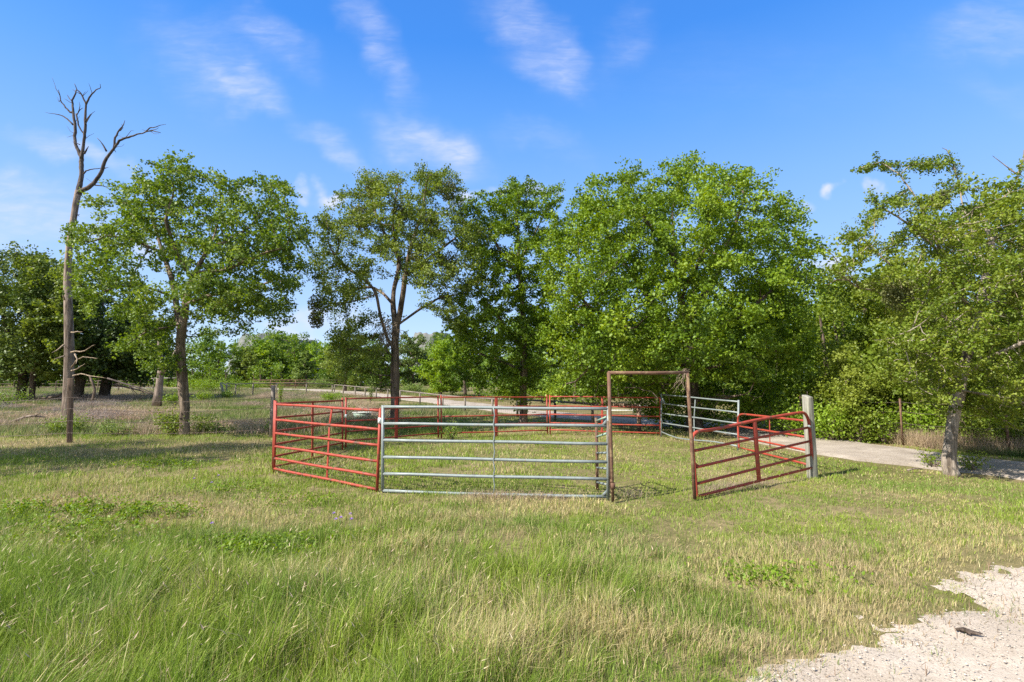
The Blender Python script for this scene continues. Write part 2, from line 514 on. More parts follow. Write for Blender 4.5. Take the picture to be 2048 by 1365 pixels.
def build_wood(mb_list, nodes, par, rad, thick, flare=0, minr=.0, wob=.06):
    """chains follow the thickest child; returns chain tubes in two MBs: trunk limbs, thin branches"""
    n = len(nodes)
    ch = [[] for _ in range(n)]
    for i in range(1, n): ch[par[i]].append(i)
    stack = [(0, None)]
    trunk, thin = mb_list
    cnt = 0
    while stack:
        s, p = stack.pop()
        chain = [s] if p is None else [p, s]
        cur = s
        while ch[cur]:
            k = max(ch[cur], key=lambda q: rad[q])
            for q in ch[cur]:
                if q != k: stack.append((q, cur))
            chain.append(k); cur = k
        R = rad[chain].copy()
        if p is not None: R[0] = min(R[0], R[1] * 1.25)
        if len(chain) < 2 or R.max() < minr: continue
        P = nodes[chain]
        if len(P) > 3 and R.max() > .03:
            Q = P.copy(); Q[1:-1] = (P[:-2] + 2 * P[1:-1] + P[2:]) / 4; P = Q
        big = R.max() > thick
        mbx = trunk if big else thin
        if p is None and flare:
            R = R * (1 + flare * np.exp(-(P[:, 2] - P[0, 2]) / .25))
        mbx.tube(P, R, n=(14 if R.max() > .12 else 8) if big else (4 if R.max() < .02 else 5), cap=big, wob=wob if R.max() > .05 else 0, seed=cnt)
        cnt += 1

def sub(pts, step):
    P = [np.array(pts[0], float)]
    for b in pts[1:]:
        a = P[-1]; b = np.array(b, float); L = np.linalg.norm(b - a); k = max(1, int(round(L / step)))
        for t in range(1, k + 1): P.append(a + (b - a) * t / k)
    return P

def blob_points(blobs, Yc, cen, ell, depth, n, rng):
    shrink = 170 / Yc * (1 if Yc < 24 else .6)
    """sample 3D points: pixel blobs give the outline, depth fills an ellipsoid round the tree's own axis"""
    w = np.array([b[2] ** 2 for b in blobs], float); w /= w.sum()
    bi = rng.choice(len(blobs), n, p=w)
    r = np.sqrt(rng.random(n)); a = rng.random(n) * 2 * math.pi
    B = np.array([(b[0], b[1], max(b[2] - shrink, b[2] * .6)) for b in blobs], float)[bi]
    px = B[:, 0] + B[:, 2] * r * np.cos(a); py = B[:, 1] + B[:, 2] * r * np.sin(a)
    q = ((px - cen[0]) / ell[0]) ** 2 + ((py - cen[1]) / ell[1]) ** 2
    D = depth * np.sqrt(np.clip(1.05 - q, .03, 1))
    u = rng.random(n) * 2 - 1
    u = np.sign(u) * np.abs(u) ** .75
    Yp = Yc + u * D
    # keep the real outline: pixel position taken at the axis distance, then moved straight back/forward
    P = np.array([at(x, y, Yc) for x, y in zip(px, py)])
    P[:, 1] = Yp
    # slight perspective compensation so the silhouette stays round in plan
    k = 1 + (Yp / Yc - 1) * .75
    P[:, 0] = P[:, 0] * k
    P[:, 2] = CAM_H + (P[:, 2] - CAM_H) * k
    return P

def tree(name, label, cat, base, Yc, limbs, blobs, leafmat, barkmat, rbase, depth, nattr=900, nleaf=40000,
         lsize=.12, step=.25, di=1.6, dk=.42, spread=.22, group=None, twig=None, up=.35, star=False, flare=.35,
         seed=1, tintbias=0.0, thick=.045, extra=(), leafr=.03, grav=.0, zmin=.35, crown_name='crown', sprig=42, clear=None):
    rng = np.random.default_rng(seed)
    B = gY(base, Yc); B[2] -= .06
    o = empty(name, B); tag(o, label, cat, group)
    nodes = [B]; par = [0]
    for L in limbs:
        pts = [at(q[0], q[1], Yc + (q[2] if len(q) > 2 else 0)) for q in L]
        if L is limbs[0]: start, si = B, 0
        else:
            d = [np.linalg.norm(nodes[i] - pts[0]) for i in range(len(nodes))]; si = int(np.argmin(d)); start = nodes[si]
        prev = si
        for p in sub([start] + (pts if L is limbs[0] else pts[1:]), step)[1:]:
            p = p + rng.normal(size=3) * step * .06
            nodes.append(p); par.append(prev); prev = len(nodes) - 1
    xs = [b[0] for b in blobs]; ys = [b[1] for b in blobs]
    x0 = min(b[0] - b[2] for b in blobs); x1 = max(b[0] + b[2] for b in blobs)
    y0 = min(b[1] - b[2] for b in blobs); y1 = max(b[1] + b[2] for b in blobs)
    A = blob_points(blobs, Yc, ((x0 + x1) / 2, (y0 + y1) / 2), ((x1 - x0) / 2, (y1 - y0) / 2), depth, nattr, rng)
    A = A[A[:, 2] > terrain(A[:, 0], A[:, 1]) + zmin]
    nodes, par = colonize(nodes, par, A, step, di, dk, 110, grav, rng)
    rad, kids, acc = skeleton_radii(nodes, par, rbase)
    tr, th = MB(), MB()
    build_wood((tr, th), nodes, par, rad, thick, flare)
    if tr.V: tr.build('trunk', barkmat, o)
    if th.V: tag(th.build('branches', twig or barkmat, o), kind='stuff')
    # leaves round the thin nodes
    w = np.where(rad < leafr, 1.0, 0.0) * (1 + 2.5 * (kids == 0))
    if w.sum() == 0: w[:] = 1
    # uneven clumps
    cl = .12 + 2.2 * fbm(nodes[:, 0] * .9 + nodes[:, 2] * .5, nodes[:, 2] * .9 + nodes[:, 1] * .5, seed, 2) ** 2
    w = w * cl; w /= w.sum()
    nc = min(max(20, int(nleaf / sprig)), int((w > 0).sum()))
    ck = rng.choice(len(nodes), nc, p=w, replace=False)
    # each spray of leaves runs on along its twig; a few hang or rise
    dr_ = nodes[ck] - nodes[par[ck]]; dr_ /= np.linalg.norm(dr_, axis=1)[:, None] + 1e-6
    dr_ = dr_ + rng.normal(size=(nc, 3)) * .45; dr_ /= np.linalg.norm(dr_, axis=1)[:, None]
    ln_ = spread * rng.lognormal(.25, .35, nc)
    cs_ = ln_ ** 1.6; cs_ /= cs_.sum()
    k = rng.choice(nc, nleaf, p=cs_)
    bl_ = rng.normal(size=(nleaf, 3)); bl_ /= np.linalg.norm(bl_, axis=1)[:, None]; bl_ *= (rng.random(nleaf) ** .45)[:, None]
    tt_ = rng.random(nleaf) * 2.2 - 1
    C = nodes[ck][k] + dr_[k] * (tt_ * ln_[k])[:, None] + bl_ * (ln_[k] * (.85 - .25 * np.abs(tt_)))[:, None] * np.array([1, 1, .65])
    if clear is not None:
        kp = ~((C[:, 2] < clear[0]) & (C[:, 1] < clear[1])); C = C[kp]; k = k[kp]
    tint = .5 + tintbias + rng.normal(0, .19, nc)[k] + (fbm(C[:, 0] * .8, C[:, 2] * .8 + C[:, 1], seed + 50, 2) - .5) * .9
    cr = leaf_mesh(crown_name, C, lsize, leafmat, o, tint, up=up, rng=rng, origin=B, star=star)
    return o, nodes, rad, B
print('fn', time.time() - T0)

def clump(parent, c, r, n, size, mat, name='mistletoe', tb=0, rng=RNG, origin=(0, 0, 0)):
    P = rng.normal(size=(n, 3)); P /= np.linalg.norm(P, axis=1)[:, None]
    P = c + P * (rng.random(n) ** .5)[:, None] * np.asarray(r)
    return leaf_mesh(name, P, size, mat, parent, np.full(n, .5 + tb), rng=rng, origin=origin)

# --- sycamore at the left
tree('sycamore_tree', 'airy light green sycamore with a slender trunk right of the tall dead tree', 'tree', 373, 16.7,
     [[(370, 830), (364, 760), (361, 700), (364, 660), (372, 610, -.1), (378, 573, -.2), (390, 545), (418, 497, .1), (430, 470, .3), (442, 420, .2), (440, 370)],
      [(364, 660), (355, 630, .3), (350, 598, .5), (346, 566, .7), (326, 506, 1.0), (305, 440, 1.2), (295, 380, 1.0)],
      [(418, 497, .1), (459, 481, .6), (500, 455, 1.0), (530, 420, 1.2), (552, 370, 1.1)],
      [(372, 610), (420, 590, -.6), (480, 585, -1.2), (550, 560, -1.6)],
      [(350, 598, .5), (300, 575, -.4), (240, 570, -1.0), (190, 590, -1.2)],
      [(360, 650), (330, 655, -.8), (290, 665, -1.6), (255, 690, -1.8)],
      [(380, 560), (350, 500, -.8), (330, 440, -1.3), (350, 380, -1.1)],
      [(390, 545), (450, 540, -.9), (520, 510, -1.5), (580, 490, -1.5)],
      [(326, 506, 1), (270, 480, .6), (210, 470, .3)]],
     [(310, 375, 62), (385, 348, 42), (345, 350, 40), (260, 430, 70), (350, 440, 90), (460, 395, 60), (540, 370, 42), (575, 390, 35), (590, 440, 45), (500, 470, 95),
      (190, 500, 62), (230, 560, 90), (175, 610, 42), (300, 640, 62), (420, 560, 100), (535, 550, 80), (455, 625, 60), (590, 545, 48), (565, 480, 70),
      (145, 460, 34), (300, 700, 56), (262, 690, 44), (320, 670, 50), (340, 720, 34), (235, 400, 30), (140, 480, 30), (500, 610, 50), (560, 620, 40), (615, 460, 30), (330, 730, 30)],
     M['syc'], M['bark'], .148, 3.4, 1300, 64000, .090, .24, 1.7, .42, .19, star=True, seed=3, leafr=.022, sprig=46, flare=.2)

# --- middle elm with mistletoe
o, nd, rd, B = tree('elm_tree', 'elm with several spreading dark limbs above a straight trunk behind the corral', 'tree', 790, 19.8,
     [[(790, 800), (790, 740), (790, 695), (792, 660), (796, 640)],
      [(790, 700), (777, 690), (771, 665, -.2), (759, 628, -.4), (753, 588, -.6), (737, 565, -.8), (690, 533, -1.0), (660, 500, -1)],
      [(793, 656), (785, 608, .2), (788, 580, .3), (797, 540, .5), (799, 517, .6), (777, 486, .8), (753, 430, .9), (740, 380, .8)],
      [(794, 645), (805, 596, -.3), (812, 553, -.5), (816, 517, -.7), (828, 478, -.9), (844, 430, -.8), (856, 350, -.5)],
      [(796, 650), (816, 636), (844, 616, .3), (880, 596, .6), (920, 590, .9)],
      [(785, 608), (769, 588, .6), (745, 573, 1.1), (700, 580, 1.3), (650, 585, 1.0)],
      [(812, 553), (840, 533, .4), (880, 500, .8), (920, 470, .8)],
      [(753, 588, -.6), (720, 600, -1.2), (680, 610, -1.4), (650, 620, -1.2)],
      [(799, 517), (785, 450, -.4), (790, 400, -.8), (800, 370, -.6)],
      [(788, 720), (770, 700, -.6), (740, 700, -1.1), (700, 700, -1.3), (670, 690, -1.2)]],
     [(725, 375, 42), (765, 370, 36), (700, 430, 60), (790, 410, 66), (850, 365, 44), (885, 360, 40), (905, 400, 46), (655, 470, 48), (720, 490, 80),
      (815, 470, 80), (905, 500, 80), (655, 560, 42), (695, 590, 38), (635, 530, 30), (895, 590, 42), (920, 640, 34), (850, 530, 50), (945, 560, 46), (950, 470, 40),
      (700, 660, 34), (735, 690, 46), (700, 705, 52), (735, 740, 44), (680, 690, 36), (640, 570, 26), (840, 350, 25), (690, 390, 30)],
     M['elm'], M['barkelm'], .17, 3.4, 1500, 70000, .078, .25, 1.7, .42, .20, sprig=55, seed=8, leafr=.022, tintbias=.0)
rg = np.random.default_rng(5)
for (px, py, r, dy) in ((635, 610, .38, -.6), (633, 640, .30, -.6), (720, 440, .55, .2), (800, 425, .42, -.9), (895, 380, .4, -.6), (840, 500, .5, -1.2), (860, 440, .4, 0), (745, 375, .35, -.4), (900, 530, .45, -.8)):
    c = at(px, py, 19.8 + dy)
    clump(o, c, (r, r, r * 1.2), int(2300 * r), .075, M['mist'], 'mistletoe_clump', rng=rg, origin=B)
mb = MB()
for k in range(80):      # dead hanging twigs at the fork
    a = at(random.uniform(765, 798), random.uniform(640, 690), 19.6 + random.uniform(-.4, .2))
    d = np.array([random.uniform(-1, .8), random.uniform(-.5, .3), -random.uniform(.5, 1.5)])
    mb.tube([a, a + d * .3 + [0, 0, .15], a + d * .65, a + d * .95 + [random.uniform(-.1, .1), 0, 0]], [.012, .009, .006, .003], 4, False)
tag(mb.build('dead_twigs', M['twig'], o), kind='stuff')

# --- slim tree behind the corral
tree('slim_tree', 'narrow upright tree with one straight trunk between the elm and the big round tree', 'tree', 1046, 21,
     [[(1046, 800), (1047, 740), (1047, 650), (1041, 560), (1035, 450), (1030, 390)],
      [(1047, 700), (1010, 650, -.6), (970, 600, -1)], [(1047, 660), (1085, 600, .4), (1105, 540, .6)],
      [(1041, 560), (1000, 500, .6), (975, 450, .8)], [(1047, 740), (990, 720, .4), (940, 700, .7)], [(1040, 520), (1080, 450, -.5)]],
     [(1030, 400, 38), (1005, 430, 50), (1060, 440, 62), (1095, 450, 56), (1110, 400, 30), (940, 430, 36), (950, 480, 40), (1060, 390, 30), (975, 510, 52), (1045, 560, 80), (965, 600, 56), (1030, 660, 85), (955, 700, 60), (1040, 750, 62),
      (950, 765, 40), (1090, 410, 44), (1100, 690, 60), (925, 655, 36), (1060, 370, 24), (1020, 370, 20), (960, 400, 22), (1000, 770, 40), (920, 740, 35), (1120, 380, 26), (890, 640, 24)],
     M['maple'], M['bark'], .16, 2.6, 1300, 60000, .095, .26, 1.7, .42, .2, seed=13, tintbias=-.12, leafr=.022)

# --- big round tree
tree('maple_tree', 'largest tree, dense bright green round crown behind the rusty gateway', 'tree', 1388, 18.2,
     [[(1386, 820), (1382, 760), (1376, 690), (1362, 610), (1350, 520), (1345, 430)],
      [(1380, 740), (1320, 690, -.8), (1250, 650, -1.6), (1170, 610, -2)], [(1378, 720), (1440, 660, -.8), (1510, 610, -1.5), (1570, 560, -1.4)],
      [(1376, 690), (1300, 600, 1), (1230, 500, 1.6), (1200, 430, 1.5)], [(1370, 650), (1430, 560, 1), (1470, 450, 1.4), (1490, 390, 1)],
      [(1350, 520), (1290, 440, -1), (1270, 390, -1.2)], [(1380, 760), (1310, 760, -1.2), (1230, 745, -2), (1160, 730, -2.2)],
      [(1381, 750), (1450, 730, -1), (1530, 710, -1.6)], [(1360, 600), (1410, 500, -1.4), (1420, 430, -1.6)], [(1384, 790), (1440, 800, -1), (1480, 790, -1.5)]],
     [(1280, 385, 52), (1265, 345, 20), (1345, 345, 30), (1385, 350, 45), (1465, 365, 52), (1420, 330, 24), (1200, 410, 52), (1530, 430, 58), (1590, 440, 28), (1605, 425, 16), (1140, 465, 70), (1190, 440, 60), (1110, 520, 46), (1250, 480, 100), (1400, 480, 120), (1520, 520, 92),
      (1600, 520, 42), (1120, 560, 62), (1240, 600, 115), (1400, 620, 125), (1540, 620, 88), (1620, 575, 28), (1625, 510, 18), (1130, 660, 62), (1230, 720, 100), (1360, 740, 112), (1480, 740, 90),
      (1560, 700, 56), (1150, 760, 52), (1300, 810, 46), (1420, 840, 44), (1500, 800, 46), (1195, 800, 30), (1110, 790, 30), (1180, 365, 20), (1330, 800, 50), (1395, 850, 30), (1440, 850, 30), (1590, 640, 48)],
     M['maple'], M['barkdark'], .26, 4.3, 2500, 172000, .098, .26, 1.8, .42, .25, sprig=70, clear=(1.75, 17.3), star=True, seed=21, leafr=.024, tintbias=.05)

# --- right hand tree
o, nd, rd, B = tree('leaning_elm_tree', 'tree leaning right with pale bark at the roadside, far right', 'tree', 1895, 9.6,
     [[(1896, 930), (1901, 880), (1908, 830), (1918, 780), (1930, 730), (1948, 650), (1970, 560), (1990, 470, .2), (2010, 400, .3)],
      [(1922, 765), (1870, 720, -.4), (1810, 690, -.8), (1750, 680, -1.0)],
      [(1935, 710), (1900, 640, .3), (1840, 600, .5), (1780, 590, .5), (1720, 575, .3), (1665, 540, .1)],
      [(1950, 640), (1905, 560, -.2), (1870, 480, -.4), (1840, 410, -.4), (1800, 350, -.3), (1760, 325, -.2), (1722, 335, -.1)],
      [(1870, 480), (1820, 450, -.5), (1770, 420, -.5), (1740, 395, -.4)],
      [(1975, 545), (1945, 470, .3), (1925, 410, .5), (1912, 350, .5), (1896, 312, .5)],
      [(1990, 470), (2015, 400, -.3), (2035, 350, -.5), (2048, 320, -.5)], [(1985, 480), (1960, 420, .9)],
      [(1925, 760), (1990, 710, -.5), (2060, 680, -.9), (2120, 660, -1)], [(1960, 600), (2030, 560, -.6), (2090, 500, -.8)],
      [(1915, 790), (1870, 780, .5), (1830, 770, .7)], [(1918, 780), (1975, 790, -.6), (2040, 800, -.9)], [(1840, 600), (1790, 540, .3), (1730, 480, .3), (1690, 470, .2)]],
     [(1945, 425, 46), (2015, 425, 52), (1895, 385, 26), (1815, 325, 17), (1770, 330, 13), (1735, 336, 9), (1860, 330, 16), (1800, 400, 26), (1745, 440, 26), (1760, 410, 18), (1700, 470, 20), (1725, 500, 22), (1845, 460, 60), (1960, 500, 92),
      (2060, 500, 85), (1800, 560, 44), (1880, 590, 88), (2000, 620, 105), (2110, 600, 105), (1810, 670, 60), (1890, 700, 82), (2020, 740, 92), (2120, 740, 92), (1790, 740, 50), (1850, 785, 44), (2030, 830, 48), (1975, 800, 40), (1665, 545, 12), (1690, 545, 16), (1905, 335, 7), (1965, 385, 16), (1760, 560, 26)],
     M['cedar'], M['barkpale'], .100, 2.1, 2100, 105000, .047, .14, 1.0, .22, .110, sprig=60, seed=34, leafr=.013, grav=.04, flare=.3, thick=.03, tintbias=.05)
rg = np.random.default_rng(6)
for (px, py, r, dy) in ((1880, 400, .18, .1), (1800, 590, .30, -.4), (1850, 560, .22, .2)):
    clump(o, at(px, py, 9.6 + dy), (r, r, r), int(4200 * r), .05, M['mist'], 'mistletoe_clump', rng=rg, origin=B)
mb = MB()
for L in ([(2035, 350, 0), (2046, 320, -.1), (2047, 300, -.1)], [(2010, 395, 0), (2030, 365, 0), (2052, 330, 0)], [(2035, 350, 0), (2015, 335, 0), (1985, 312, 0)], [(1720, 575, .3), (1690, 545, .2), (1665, 510, .1), (1640, 490, 0)], [(1700, 560, .2), (1672, 560, .1), (1655, 570, 0)], [(1912, 350, .5), (1905, 320, .5), (1893, 300, .5), (1884, 296, .5)]):
    mb.tube([at(a, b, 9.6 + c) for a, b, c in L], np.linspace(.016, .004, len(L)), 5, False)
for k in range(110):     # bare pale twigs through the crown's outside
    i = np.random.default_rng(k).integers(60, len(nd)); a = nd[i]
    if rd[i] > .02: continue
    d = np.array([random.uniform(-1, 1), random.uniform(-1, .3), -random.uniform(.0, 1.2)]) * .45
    mb.tube([a, a + d * .4 + [0, 0, .05], a + d], [.006, .005, .003], 4, False)
tag(mb.build('bare_twigs', M['twig'], o), kind='stuff')
print('hero trees', time.time() - T0)

# --- tall dead tree (traced limb by limb, each limb with its own depth)
Yd = 20.7
DB = gY(134, Yd); DB[2] -= .1
dt = tag(empty('dead_tree', DB), 'tall bare dead tree with forked leafless top at the left', 'tree')
def dlimb(pts, r0, r1, mb, n=8, dy0=0, dy1=0, seed=0):
    m = len(pts); P = [at(p[0], p[1], Yd + dy0 + (dy1 - dy0) * i / (m - 1)) for i, p in enumerate(pts)]
    Q = [P[0]]
    rs = random.Random(seed + int(pts[0][0] * 7))
    for a, b in zip(P[:-1], P[1:]):
        for t in (.33, .67, 1): Q.append(a + (b - a) * t + (np.array([rs.uniform(-1, 1) for _ in range(3)]) * .035 * min(1, np.linalg.norm(b - a)) if t < 1 else 0))
    mb.tube(Q, np.linspace(r0, r1, len(Q)), n, True, wob=.08 if r0 > .05 else 0, seed=seed)
mb = MB(); P = [at(a, b, Yd) for a, b in ((133, 862), (134, 840), (136, 800), (137, 760), (138, 700), (137, 640), (136, 600), (135, 560), (137, 520), (139, 490), (144, 455), (148, 430), (152, 405), (157, 382))]
mb.tube(P, np.array([.225, .19, .17, .163, .156, .150, .145, .138, .130, .122, .115, .11, .108, .11]), 16, True, wob=.07, seed=4)
mb.build('trunk', M['dead'], dt)
limbs_d = [([(160, 384), (174, 377), (188, 367), (197, 354), (205, 339), (213, 317), (228, 297), (238, 282), (252, 276), (267, 272), (292, 264), (306, 262), (321, 266)], .09, .012, 0, -.6),
 ([(157, 390), (160, 370), (163, 351), (163, 330), (163, 314), (154, 297), (149, 272), (150, 247), (146, 218), (144, 201), (150, 190), (153, 180)], .105, .02, 0, .5),
 ([(163, 318), (166, 297), (168, 280), (170, 262), (171, 230), (172, 209), (165, 193), (160, 185), (154, 180), (149, 168)], .068, .012, 0, -.4)]
for L, a, b, d0, d1 in limbs_d:
    mb = MB(); dlimb(L, a, b, mb, 9, d0, d1, len(L)); mb.build('limb', M['deadtop'], dt)
mb = MB()
for L, a, b, dy in [([(228, 297), (230, 276), (240, 259), (247, 250), (250, 241)], .05, .008, -.3), ([(213, 303), (207, 292), (203, 286), (194, 276)], .04, .01, -.2), ([(240, 262), (246, 256), (243, 248)], .02, .006, -.4),
    ([(292, 263), (300, 256), (309, 255), (320, 251), (332, 249)], .03, .006, -.5), ([(298, 262), (312, 259), (318, 256)], .015, .005, -.5), ([(167, 348), (172, 342), (184, 339), (200, 337), (217, 335)], .035, .007, -.1), ([(190, 371), (205, 372), (214, 375), (221, 381)], .03, .006, -.1), ([(205, 339), (217, 335)], .02, .006, -.2),
    ([(172, 209), (178, 196), (184, 188), (192, 180), (201, 176), (200, 168)], .04, .008, -.4), ([(184, 188), (181, 176), (177, 167)], .014, .004, -.3), ([(146, 250), (134, 238), (122, 231), (109, 228), (91, 225)], .04, .006, .3), ([(146, 225), (140, 225), (131, 216), (121, 201), (119, 188), (117, 180)], .045, .01, .4),
    ([(119, 190), (113, 180), (111, 176), (108, 165), (104, 155)], .014, .004, .4), ([(152, 228), (155, 240), (157, 251), (163, 262), (168, 268)], .03, .03, 0), ([(171, 243), (176, 236), (180, 230), (190, 223)], .028, .006, -.2), ([(170, 250), (180, 233), (185, 226)], .02, .006, -.2), ([(168, 308), (173, 300), (177, 293)], .045, .012, -.1), ([(160, 290), (150, 286), (145, 284)], .02, .008, .1),
    ([(152, 232), (160, 220), (166, 216)], .025, .008, .2), ([(157, 224), (160, 212), (158, 204)], .018, .006, .2), ([(144, 203), (138, 196), (134, 190)], .025, .008, .3), ([(146, 205), (140, 205), (128, 198)], .02, .006, .3), ([(150, 268), (140, 262), (133, 252)], .012, .004, .3), ([(168, 280), (178, 272), (188, 267)], .012, .004, -.2), ([(160, 188), (152, 184), (145, 179)], .018, .006, -.1), ([(121, 201), (118, 204), (114, 194)], .014, .005, .4), ([(250, 276), (262, 262), (268, 262)], .012, .004, -.4), ([(228, 300), (232, 305)], .02, .008, -.2), ([(300, 262), (308, 268), (318, 268)], .012, .004, -.5)]:
    mb = MB(); dlimb(L, a, b, mb, 5, dy, dy * 1.4, 2); mb.build('branch', M['deadtop'], dt)
for L in ([(142, 705), (170, 702), (190, 690)], [(143, 735), (152, 722), (166, 714), (180, 716), (196, 717)], [(143, 742), (158, 736), (170, 728)], [(146, 752), (162, 748), (186, 753), (212, 757)], [(128, 690), (115, 700), (104, 706)], [(129, 712), (118, 716), (108, 719)], [(143, 665), (152, 664), (165, 664)], [(129, 600), (126, 590), (125, 582)], [(150, 708), (154, 718), (152, 728)]):
    mb = MB(); dlimb(L, .035, .01, mb, 5, -.2, -.7, 5); mb.build('branch', M['twig'], dt)

rs = random.Random(12)
for k in range(16):        # snapped stubs and brittle twigs
    if k < 7: px, py, L0, r0 = (*rs.choice([(137, 640), (136, 600), (135, 560), (148, 430), (138, 700), (152, 405), (137, 520)]), .22, .028)
    else: px, py, L0, r0 = (*rs.choice([(188, 367), (205, 339), (228, 297), (252, 276), (267, 272), (163, 330), (149, 272), (150, 247), (171, 230), (172, 209), (144, 201), (165, 193), (292, 264)]), .45, .012)
    a = at(px, py, Yd); sg = rs.choice((-1, 1)); d = np.array([sg * rs.uniform(.5, 1), rs.uniform(-.6, .4), rs.uniform(-.1, .9)]) * L0
    m_ = a + d * .5 + [0, 0, rs.uniform(-.04, .06)]
    mb = MB(); mb.tube([a, m_, a + d, a + d * 1.25 + [0, 0, rs.uniform(-.05, .1)]], [r0, r0 * .7, r0 * .5, r0 * .25], 5); mb.build('branch', M['deadtop'], dt)
# --- grey half dead trunk behind the sycamore
Yg = 33
gb = gY(313, Yg); gt = tag(empty('grey_dead_tree', gb), 'pale grey dead trunk with split top behind the sycamore', 'tree')
mb = MB(); mb.tube([at(a, b, Yg) for a, b in ((313, 812), (316, 790), (319, 765), (321, 745), (323, 720), (318, 695), (316, 675))], [.27, .22, .19, .18, .15, .10, .04], 12, True, wob=.1, seed=9)
mb.tube([at(a, b, Yg) for a, b in ((321, 750), (330, 735), (342, 722), (352, 700))], [.17, .14, .11, .05], 8, True, wob=.08, seed=3)
mb.build('trunk', M['dead'], gt)

# ------------------------------------------------------------------ quick background trees
NB = [0]
def btree(name, label, Yc, base, blobs, leaf, bark='barkdark', nleaf=9000, lsize=.2, depth=None, rb=.2, nattr=220, cat='tree', group=None, tb=0., trunks=None, zmin=.3, spread=None, seed=None):
    NB[0] += 1
    s = Yc / 1000
    R = max(b[2] for b in blobs) * s
    dep = depth or R * 1.3
    top = min(b[1] for b in blobs); cx = np.mean([b[0] for b in blobs]); cy = np.mean([b[1] for b in blobs])
    by = gY(base, Yc)
    limbs = [[(base + (cx - base) * .3, cy * .5 + 768 * .5), (cx, cy), ((cx + blobs[0][0]) / 2, (top + cy) / 2)]]
    if trunks:
        limbs = trunks
    return tree(name, label, cat, base, Yc, limbs, blobs, M[leaf], M[bark], rb, dep, nattr, nleaf, lsize, step=max(.35, R * .16), di=R * 1.2, dk=max(.5, R * .2),
                spread=spread or max(.28, R * .15), sprig=50, group=group, flare=.2, seed=seed or (100 + NB[0]), tintbias=tb, thick=.06, leafr=.06, zmin=zmin)

# dark oaks at the left
G1 = 'dark oaks in the left field'
btree('oak_tree', 'dark oak at the left picture edge with two black trunks below a drooping crown', 41, 42, [(30, 560, 62), (90, 545, 44), (20, 640, 75), (95, 620, 72), (60, 705, 72), (120, 690, 50), (-40, 640, 80), (-60, 560, 70), (-30, 730, 60)], 'dark', nleaf=36000, lsize=.22, depth=4.5, rb=.32, nattr=800, group=G1, tb=.35,
      trunks=[[(43, 780), (48, 740), (60, 690), (60, 600)], [(48, 740), (20, 680), (0, 600)]], zmin=1.6)
btree('oak_tree', 'small oak with a thin dark stem just left of the dead tree', 40, 64, [(100, 600, 60), (130, 640, 60), (110, 700, 60), (60, 540, 34), (80, 520, 22), (150, 560, 40)], 'elm', nleaf=22000, lsize=.2, depth=3.2, rb=.2, nattr=450, group=G1, tb=.0,
      trunks=[[(64, 790), (65, 750), (90, 690), (105, 620)]], zmin=1.8)
btree('oak_tree', 'oak with a stout forked trunk directly right of the dead tree', 42, 156, [(200, 650, 62), (160, 700, 52), (235, 700, 52), (190, 720, 50), (150, 740, 30), (170, 620, 50), (270, 740, 30)], 'dark', nleaf=19000, lsize=.22, depth=4, rb=.36, nattr=500, group=G1, tb=-.15,
      trunks=[[(158, 785), (160, 765), (175, 735), (190, 690)], [(160, 765), (148, 740), (140, 700)]], zmin=1.7)
btree('oak_tree', 'low spreading very dark oak behind the sycamore trunk', 44, 207, [(240, 690, 60), (280, 720, 50), (230, 740, 36), (300, 690, 46), (260, 650, 50), (330, 720, 30)], 'dark', nleaf=17000, lsize=.22, depth=4, rb=.42, nattr=450, group=G1, tb=-.25,
      trunks=[[(210, 780), (215, 755), (240, 720), (255, 690)], [(215, 755), (270, 740), (290, 725)]], zmin=1.5)
mb = MB(); mb.tube([at(a, b, 38) for a, b in ((183, 809), (187, 795), (190, 780), (186, 768), (178, 750))], [.13, .10, .10, .09, .06], 8, True, wob=.1)
tag(mb.build('crooked_stem', M['barkdark']), 'thin crooked black stem between the two oaks right of the dead tree', 'dead stem')

# far treeline: one wood that reads as a mass, plus the trees that stand out from it
def wood(name, label, x0, x1, ya, yb, ntree, hlo, hhi, nl, size, leaf, seed, cat='woodland', filt=None):
    rng = np.random.default_rng(seed)
    Cs = []; Ts = []; mb = MB()
    for k in range(ntree):
        x = rng.uniform(x0, x1); y = rng.uniform(ya, yb)
        if filt is not None and not filt(x, y): continue
        h = rng.uniform(hlo, hhi); g = float(terrain(x, y)); r = h * rng.uniform(.27, .38)
        m = rng.integers(9, 14)
        tb = rng.normal(0, .2)
        mb.tube([(x, y, g - .2), (x + .2, y, g + h * .35), (x, y, g + h * .7)], [.16, .12, .05], 5, False)
        for q in range(m):
            a = rng.random() * 6.28; rr = r * rng.uniform(.2, 1); zz = g + h * (rng.uniform(.22, .92) if q > 3 else rng.uniform(.04, .2))
            taper = 1 - .6 * max(0, (zz - g) / h - .55) / .45
            c = np.array([x + rr * math.cos(a) * taper, y + rr * math.sin(a) * taper, zz]); br = r * rng.uniform(.32, .55)
            n = int(nl / m); P = rng.normal(size=(n, 3)); P /= np.linalg.norm(P, axis=1)[:, None]
            P = c + P * br * (rng.random(n) ** .4)[:, None]
            P[:, 2] = np.maximum(P[:, 2], terrain(P[:, 0], P[:, 1]) + .1)
            Cs.append(P); Ts.append(np.full(n, .5 + tb + rng.normal(0, .1)))
    C = np.vstack(Cs); T = np.concatenate(Ts)
    o = empty(name, (0, 0, 0)); tag(o, label, cat, kind='stuff')
    leaf_mesh('crowns', C, size, M[leaf], o, T, rng=rng)
    mb.build('trunks', M['barkdark'], o)
    return o
offroad = lambda d: (lambda x, y: float(seg_dist(np.array(x), np.array(y), ROAD)) > d)
wood('far_woodland', 'continuous far green wood closing the back of the field', -150, 60, 88, 112, 150, 8.0, 11.2, 1300, .36, 'far', 41, filt=lambda x, y: y > 86)
